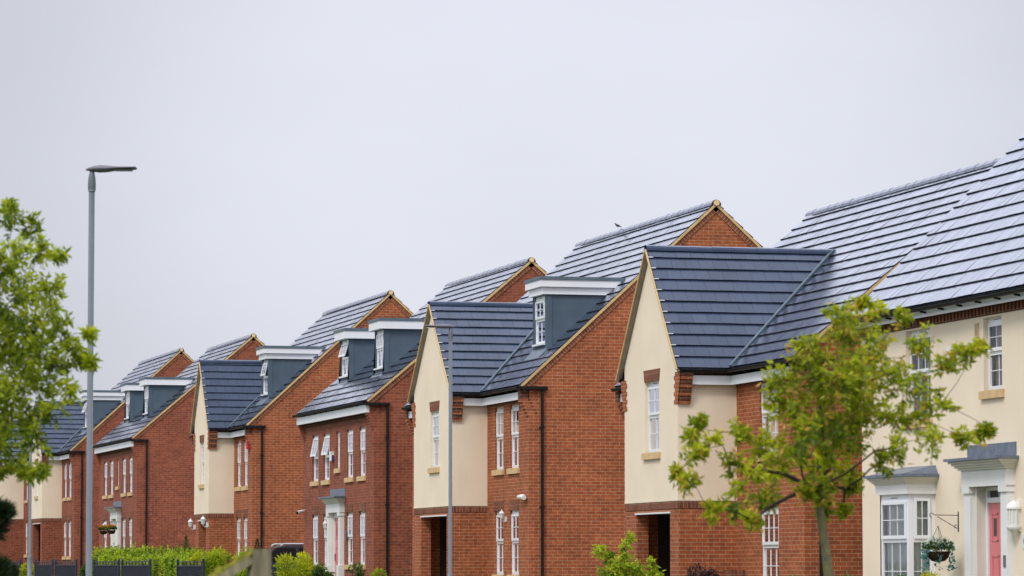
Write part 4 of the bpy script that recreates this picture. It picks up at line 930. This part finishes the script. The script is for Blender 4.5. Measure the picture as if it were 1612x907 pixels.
def bush_px(name, label, x0, x1, ytop, Y, mat, seed, **k):
    a, b = at_Y(x0, ytop, Y), at_Y(x1, ytop, Y); h = a.z - ground_z(Y); bush(name, label, (a.x + b.x) / 2, Y, (b.x - a.x) / 2, (b.x - a.x) / 2 * k.pop('yf', .9), h, mat, seed, **k)
bush_px('garden_shrub', 'yellow green shrub left of the wooden fence post', 318, 372, 853, 104, 'leaf_bright', 51, size=.09, n=3000)
bush_px('garden_shrub', 'lime shrub spreading behind the wooden post', 360, 425, 868, 101, 'leaf_bright', 52, size=.09, n=2600)
bush_px('golden_shrub', 'golden yellow shrub in front of the open windows of the brick house', 436, 505, 866, 97, 'leaf_yellow', 53, size=.10, n=2600)
bush_px('laurel_shrub', 'dark glossy shrub right beside the golden one', 492, 524, 872, 96, 'leaf_mid', 54, size=.08, n=1500)
bush_px('garden_shrub', 'small green shrub below the ground floor window sill', 548, 574, 884, 95, 'leaf_mid', 55, size=.07, n=900)
bush_px('garden_shrub', 'pale low shrub at the foot of the brick corner', 566, 604, 892, 94, 'leaf_bright', 56, size=.08, n=1100)
bush_px('purple_shrub', 'dark purple leaved shrub against the porch wall', 1068, 1132, 876, 62.9, 'leaf_purple', 57, size=.055, n=4500)
bush_px('low_bush', 'loose green bush under the wide ground floor window', 1238, 1268, 893, 61.5, 'leaf_mid', 58, size=.05, n=900, tip=.3)
bush_px('low_bush', 'thin bush at the foot of the street tree, by the side wall', 1318, 1345, 897, 60.5, 'leaf_mid', 59, size=.05, n=700)
bush_px('garden_shrub', 'green bush below the bay window, left half', 1388, 1432, 892, 57.5, 'leaf_mid', 60, size=.05, n=1900, tip=.3)
bush_px('garden_shrub', 'green and orange bush below the hanging basket', 1440, 1492, 893, 55.5, 'leaf_green', 61, size=.05, n=1900, tip=.3)
bush_px('golden_shrub', 'yellow flowering shrub behind the railings at far left', 33, 52, 884, 140, 'leaf_yellow', 62, size=.10, n=900)
bush_px('garden_shrub', 'dark green shrub low in the gap of the railings', 126, 158, 884, 128, 'leaf_mid', 63, size=.09, n=1200)
bush_px('garden_shrub', 'bright shrub at the right end of the hedge', 296, 326, 866, 107, 'leaf_yellow', 64, size=.09, n=1400)
bush_px('low_shrub', 'low grassy tuft by the downpipe at the bottom', 628, 650, 900, 92, 'leaf_bright', 66, size=.07, n=500)

def conifer(name, label, px, ytop, Y, rad, mat='leaf_mid', seed=1, n=1500, size=.06):
    p = at_Y(px, ytop, Y); gz = ground_z(Y); h = p.z - gz; T0 = thing(name, label, 'conifer', (p.x, Y, gz)); rs = np.random.RandomState(seed)
    z = rs.rand(n) ** 1.2; a = rs.uniform(0, 2 * pi, n); rr = rad * (1 - z) ** .7 * rs.uniform(.6, 1.1, n) + .01
    P = np.stack([np.cos(a) * rr, np.sin(a) * rr, .05 + z * (h - .08)], 1); Dd = np.stack([np.cos(a) * .5, np.sin(a) * .5, np.full(n, 1.3)], 1)
    m = MB(); m.tube([(0, 0, -.05), (0, 0, h * .9)], [.03, .006], 'bark_dark', 6); m.build('trunk', T0); leaf_mesh('foliage', P, Dd, size, mat, seed, None, T0, aspect=.25, droop=-.3)
conifer('cypress', 'slim upright conifer against the side wall behind the hedge', 293, 843, 112, .16, seed=71)
conifer('dwarf_conifer', 'little dark conifer tip showing above the wooden post', 405, 848, 100, .22, 'leaf_dark', seed=72)
# spiky pine poking in from the left edge
def pine():
    d = 24.0; base = at_d(-50, 960, d); gz = ground_z(base.y); base.z = gz; T0 = thing('young_pine', 'dark needled pine bough poking in at the lower left edge', 'pine tree', base); rs = np.random.RandomState(81)
    m = MB(); b = Vector(base); m.tube([(0, 0, -.05), (0, 0, at_d(-50, 760, d).z - gz)], [.05, .015], 'bark_dark', 8); P = []; Dd = []
    for (x, y, r) in ((-5, 812, 24), (6, 806, 14), (-25, 800, 30), (-10, 835, 20), (-5, 900, 26), (10, 905, 18), (-30, 880, 34), (-60, 790, 40), (-50, 850, 40), (-70, 900, 50)):
        c = at_d(x, y, d + rs.uniform(-.15, .15)) - b; rr = r * d / FPX; st = Vector((0, 0, c.z - .12)); m.tube([st, st.lerp(c, .6) + Vector((0, 0, .02)), c], [.016, .012, .006], 'bark_dark', 5)
        for k in range(900):
            dd = rs.normal(0, 1, 3); dd /= np.linalg.norm(dd); P.append(np.array(c) + dd * rr * rs.uniform(.1, .8)); Dd.append(dd * 1.4 + np.array((.2, 0, .5)))
    m.build('trunk', T0); leaf_mesh('crown', np.array(P), np.array(Dd), .055, 'leaf_dark', 81, None, T0, aspect=.13, droop=-.2)
pine()

# ------------------------------------------------------------------ hanging baskets
def basket(name, label, px, py, Y=None, X=None, r=.19, mats=('leaf_mid', 'petal_white', 'leaf_blue'), seed=1, hang=.5, trail=.3, group=None):
    p = at_X(px, py, X); T0 = thing(name, label, 'hanging basket', p, group); m = MB(); m.lathe((0, 0, -r * .9), [(r * .15, 0), (r * .6, r * .12), (r * .9, r * .45), (r, r * .85), (r * 1.02, r * .9)], 'basket_liner', 14); m.build('liner', T0, True)
    c = MB()
    for k in range(3): t = 2 * pi * k / 3 + .4; c.tube([(cos(t) * r, sin(t) * r, 0), (0, 0, hang)], .004, 'door_and_shade_dark', 4)
    c.build('chain', T0); rs = np.random.RandomState(seed)
    def blob(mt, n, rr, z0, sz, nm, tr=False):
        a = rs.uniform(0, 2 * pi, n); q = np.sqrt(rs.rand(n)) * rr; z = z0 + rs.uniform(-.02, .10, n) * (1.6 - q / rr)
        if tr: z = rs.uniform(-trail, .12, n); k_ = rs.randint(0, 6, n); a = k_ * 1.05 + rs.normal(0, .12, n) + .3; q = rr * rs.uniform(.85, 1.25, n)
        P = np.stack([np.cos(a) * q, np.sin(a) * q, z], 1); Dd = np.stack([np.cos(a), np.sin(a), np.full(n, .5)], 1); leaf_mesh(nm, P, Dd, sz, mt, seed, None, T0, aspect=.8)
    blob(mats[0], 380, r * 1.15, .05, .06, 'foliage'); blob(mats[1], 230, r * 1.05, .10, .05, 'flowers')
    if mats[2]: blob(mats[2], 260, r * 1.1, 0, .055, 'trailing_leaves', True)
basket('hanging_basket', 'hanging basket of white flowers and trailing blue leaves beside the bay window', 1477, 868, X=21.68, r=.19, seed=91, hang=.40)
basket('hanging_basket', 'orange flowered hanging basket by the white door, left of its pair', 163, 836, X=21.35, r=.15, mats=('leaf_mid', 'petal_orange', None), seed=92, hang=.35, group='hanging baskets by the white door')
basket('hanging_basket', 'orange flowered hanging basket by the white door, right of its pair', 175.5, 835, X=21.5, r=.16, mats=('leaf_mid', 'petal_orange', None), seed=93, hang=.35, group='hanging baskets by the white door')

# ------------------------------------------------------------------ lamp posts
def lamp_post(label, top_px, d, ptop, rad, ang, jz=.95, flip=1):
    tp = at_d(*top_px, d); gz = ground_z(tp.y); T0 = thing('street_lamp', label, 'street lamp', (tp.x, tp.y, gz), 'street lamps along the street'); h = tp.z - gz
    m = MB(); m.lathe((0, 0, -.1), [(rad * 1.75, 0), (rad * 1.75, jz + .02), (rad * 1.5, jz + .06), (rad * 1.05, jz + .10)], 'post_grey', 18)
    m.box(-rad * 1.2, rad * 1.2, -rad * 1.78, -rad * 1.3, .25, .75, 'post_grey'); m.build('base_section', T0, True)
    m = MB(); m.lathe((0, 0, jz - .05), [(rad, 0), (rad, h - jz + .05)], 'post_grey', 18); m.build('pole', T0, True)
    m = MB(); m.lathe((0, 0, h - .005), [(rad * 1.18, 0), (rad * 1.32, .03), (rad * 1.30, .10), (rad * 1.15, .17), (rad * .8, .235), (rad * .5, .255)], 'post_grey', 18); m.build('spigot', T0, True)
    # flat lantern: a long blade swelling round the spigot
    z0 = h + .265; Lh = .58; me = MB(); secs = [(-.075, .012, .012, -.005), (-.04, .045, .028, 0), (.03, .075, .050, .004), (.10, .085, .062, .006), (.18, .095, .056, .006), (.26, .12, .040, .008), (.32, .135, .030, .010), (.45, .135, .026, .012), (.52, .13, .022, .014), (.535, .12, .010, .018)]
    rings = []
    for (t, wd, th, zo) in secs:
        rings.append([Vector((t, cos(2 * pi * k / 16) * wd, z0 + zo + (sin(2 * pi * k / 16) * th * .76))) for k in range(16)])
    i0 = len(me.v); mi = me.mi('lamp_dark')
    for r_ in rings: me.v += [tuple(q) for q in r_]
    for a in range(len(rings) - 1):
        for k in range(16): k2 = (k + 1) % 16; me.f.append((i0 + a * 16 + k, i0 + a * 16 + k2, i0 + (a + 1) * 16 + k2, i0 + (a + 1) * 16 + k)); me.m.append(mi); me.uv.append(None)
    for a in (0, len(rings) - 1): me.f.append(tuple(i0 + a * 16 + k for k in range(16))); me.m.append(mi); me.uv.append(None)
    me.box(.28, .49, -.09, .09, z0 - .017, z0 - .008, 'car_glass'); me.build('lamp_head', T0, True)
    T0.rotation_euler = (0, 0, ang); return T0
lamp_post('tall street lamp nearest the leafy tree at left, head pointing right', (144.5, 301), 46, 0, .0365, R(-14))
lamp_post('street lamp in front of the cream gable with its head pointing left', (709.2, 535), 77, 0, .0375, R(180 - 14))
lamp_post('distant thin street lamp half hidden by the leafy tree', (48.5, 676), 135, 0, .050, R(180 - 14))

# ------------------------------------------------------------------ foreground wooden post and mossy rail
d = 20.0; p = at_d(408, 865, d); gz = ground_z(p.y); T0 = thing('wooden_fence', 'weathered wooden fence post with a mossy sloping rail in the foreground', 'fence', (p.x, p.y, gz), rz=R(16))
h = p.z - gz; m = MB(); s = .0475; n = 8
for k in range(n):
    pass
m.hexa([(-s, -s, -.2), (s, -s, -.2), (s, s, -.2), (-s, s, -.2), (-s, -s, h), (s, -s, h + .004), (s, s, h - .004), (-s, s, h - .01)], 'post_wood'); po = m.build('post', T0)
m = MB(); a = Vector((-s + .005, .01, h - .045)); b = Vector((-.85, .40, h - .60)); m.bar(a, b, (0, 0, 1), .055, .060, 'post_wood')
pr = None
for k in range(24):
    t = k / 24; c = a.lerp(b, t); c2 = a.lerp(b, t + 1 / 24); hh = .010 + .008 * math.sin(k * 1.9) + .005 * math.sin(k * 5.1); m.bar(c + Vector((.0, 0, .028 + hh / 2)), c2 + Vector((0, 0, .028 + hh / 2)), (0, 0, 1), .058, .014 + hh, 'mossy_wood')
m.build('rail', T0)
bv = po.modifiers.new('bevel', 'BEVEL'); bv.width = .006; bv.segments = 2

# ------------------------------------------------------------------ railings along the front gardens
GAPS = [(142.9, 148.1), (134.0, 138.6), (128.1, 133.2), (118.7, 124.0), (112.6, 118.0), (103.5, 107.7)]
DESC = ['behind the dark pine at the far left', 'in front of the farthest porch', 'left of the tall lamp post', 'just right of the tall lamp post', 'below the long hedge', 'right of the hedge, by the yellow green shrubs']
for (ya, yb), ds in zip(GAPS, DESC):
    gz = ground_z((ya + yb) / 2); T0 = thing('metal_railing', 'black metal railing panel ' + ds, 'railing', (18.2, (ya + yb) / 2, gz), 'railings along the front gardens'); hl = (yb - ya) / 2
    top = .95 + 16 * ((ya + yb) / 2 / 6000 * 1.02) - gz
    for yy in (-hl, hl): m = MB(); m.box(-.035, .035, yy - .035, yy + .035, -.1, top + .03, 'railing_black'); m.lathe((0, yy, top + .03), [(.03, 0), (.035, .02), (.02, .05), (.002, .06)], 'railing_black', 8); m.build('post', T0)
    m = MB()
    for z in (top - .01, top - .13, .12): m.box(-.018, .018, -hl, hl, z - .014, z + .014, 'railing_black')
    for k in range(int(2 * hl / .62)): y = -hl + .35 + k * .62; m.box(-.012, .012, y - .10, y + .02, top - .13, top - .01, 'railing_black')
    m.build('rails', T0); m = MB()
    n = int(2 * hl / .095)
    for k in range(n): y = -hl + .05 + k * .095; m.box(-.009, .009, y - .010, y + .010, .0, top - .13, 'railing_black')
    o = m.build('pickets', T0)

# ------------------------------------------------------------------ parked car between the houses
def car():
    Yc = 112.4; gz = ground_z(Yc) + .006; T0 = thing('parked_car', 'dark parked estate car with pale roof rail on the drive between two brick houses', 'car', (20.05, Yc, gz)); Wd = .92; hh = at_Y(450, 857, Yc).z - gz
    # profile (x, z) of the body side, front towards the street
    low = [(0, .30), (.03, .62), (.12, .72), (1.05, .90), (1.25, .93)]
    S = hh / 1.62
    body = [(0.0, .28), (-.03, .50), (.05, .70), (.25, .80), (1.05, .95), (4.55, 1.0), (4.62, .85), (4.66, .45), (4.60, .28)]
    roof = [(1.05, .95), (1.75, 1.50), (2.1, 1.58), (3.6, 1.58), (4.25, 1.50), (4.55, 1.0)]
    b = MB(); nb = [(x, z * S) for x, z in body]
    def prism(mb, prof, y0, y1, mat, inset=0):
        n = len(prof); A = [Vector((x, y0, z)) for x, z in prof]; B = [Vector((x, y1, z)) for x, z in prof]; mb.face(A, mat); mb.face(B[::-1], mat)
        for i in range(n): j = (i + 1) % n; mb.face([A[i], B[i], B[j], A[j]], mat)
    prism(b, nb, -Wd, Wd, 'car_paint'); 
    rf = [(x, z * S) for x, z in roof]; n = len(rf)
    A = [Vector((x, -Wd + .03 + (z - .95 * S) * .22, z)) for x, z in rf]; B = [Vector((x, Wd - .03 - (z - .95 * S) * .22, z)) for x, z in rf]
    for i in range(n - 1): b.face([A[i], B[i], B[i + 1], A[i + 1]], 'car_glass' if i in (0, n - 2) else 'car_paint')
    b.face(A, 'car_paint'); b.face(B[::-1], 'car_paint'); bo = b.build('body', T0)
    bv = bo.modifiers.new('bevel', 'BEVEL'); bv.width = .03; bv.segments = 3; bv.limit_method = 'ANGLE'
    for sg in (-1, 1):
        for (xa, xb, xc, xd) in ((1.22, 2.35, 2.35, 1.80), (2.43, 3.40, 3.40, 2.43), (3.48, 4.32, 4.12, 3.48)):
            g_ = MB(); f = lambda x, z: (x, sg * (Wd - .022 - (z - .95) * S * .22), z * S); g_.face([f(xa, 1.0), f(xb, 1.0), f(xc, 1.49), f(xd, 1.49)], 'car_glass'); g_.build('window', T0)
        r_ = MB(); r_.tube([(1.9, sg * (Wd - .20), 1.57 * S), (2.0, sg * (Wd - .20), 1.63 * S), (3.9, sg * (Wd - .20), 1.63 * S), (4.05, sg * (Wd - .20), 1.56 * S)], .022, 'car_roof_rail', 8); r_.build('roof_rail', T0, True)
        for x in (.85, 3.75):
            w_ = MB(); w_.lathe((x, sg * (Wd - .20) - (.0 if sg > 0 else .0), .33), [(.25, 0), (.33, .02), (.33, .20), (.25, .22)], 'tyre', 24, (0, sg, 0)); wo = w_.build('wheel', T0)
            w_ = MB(); w_.lathe((x, sg * (Wd + .005), .33), [(.22, 0), (.20, .018), (.04, .02)], 'rim', 16, (0, sg, 0)); w_.build('rim', wo)
        h_ = MB(); h_.hexa([(-.01, sg * .55, .60 * S), (.30, sg * .90, .66 * S), (.32, sg * .93, .66 * S), (.0, sg * .93, .60 * S), (.03, sg * .55, .72 * S), (.32, sg * .90, .80 * S), (.36, sg * .93, .80 * S), (.05, sg * .93, .72 * S)], 'frosted_lamp'); h_.build('headlight', T0)
        v_ = MB(); v_.hexa([(1.28, sg * .93, .98 * S), (1.42, sg * .93, .98 * S), (1.42, sg * 1.08, .98 * S), (1.28, sg * 1.08, .98 * S), (1.30, sg * .93, 1.12 * S), (1.42, sg * .93, 1.12 * S), (1.42, sg * 1.06, 1.12 * S), (1.30, sg * 1.06, 1.12 * S)], 'car_paint'); v_.build('mirror', T0)
    t_ = MB(); t_.box(4.6, 4.67, -.85, .85, .75 * S, .90 * S, 'red_plastic'); t_.build('tail_light', T0)
car()

# ------------------------------------------------------------------ bird on the ridge
p = at_X(973, 371, 26.55); T0 = thing('bird', 'small dark bird perched on the roof ridge', 'bird', (26.55, p.y, .22 + 4.93 + .915 * 4.65 + .135))
m = MB(); m.tube([(.20, 0, .05), (.12, 0, .085), (.04, 0, .11), (-.04, 0, .135), (-.10, 0, .165), (-.125, 0, .20), (-.15, 0, .225), (-.175, 0, .225), (-.195, 0, .215)], [.008, .026, .052, .062, .050, .030, .030, .020, .003], 'bird_grey', 12)
m.tube([(-.02, .02, .09), (-.02, .02, .0)], .005, 'bird_grey', 5); m.tube([(-.02, -.02, .09), (-.02, -.02, .0)], .005, 'bird_grey', 5)
m.build('body', T0, True)
m = MB()
for sg in (-1, 1): m.hexa([(-.07, sg * .050, .12), (.17, sg * .02, .055), (.17, sg * .028, .055), (-.07, sg * .062, .12), (-.05, sg * .045, .165), (.17, sg * .02, .075), (.17, sg * .028, .075), (-.05, sg * .056, .165)], 'bird_grey')
m.build('wings', T0)
T0.scale = (.5, .5, .5)
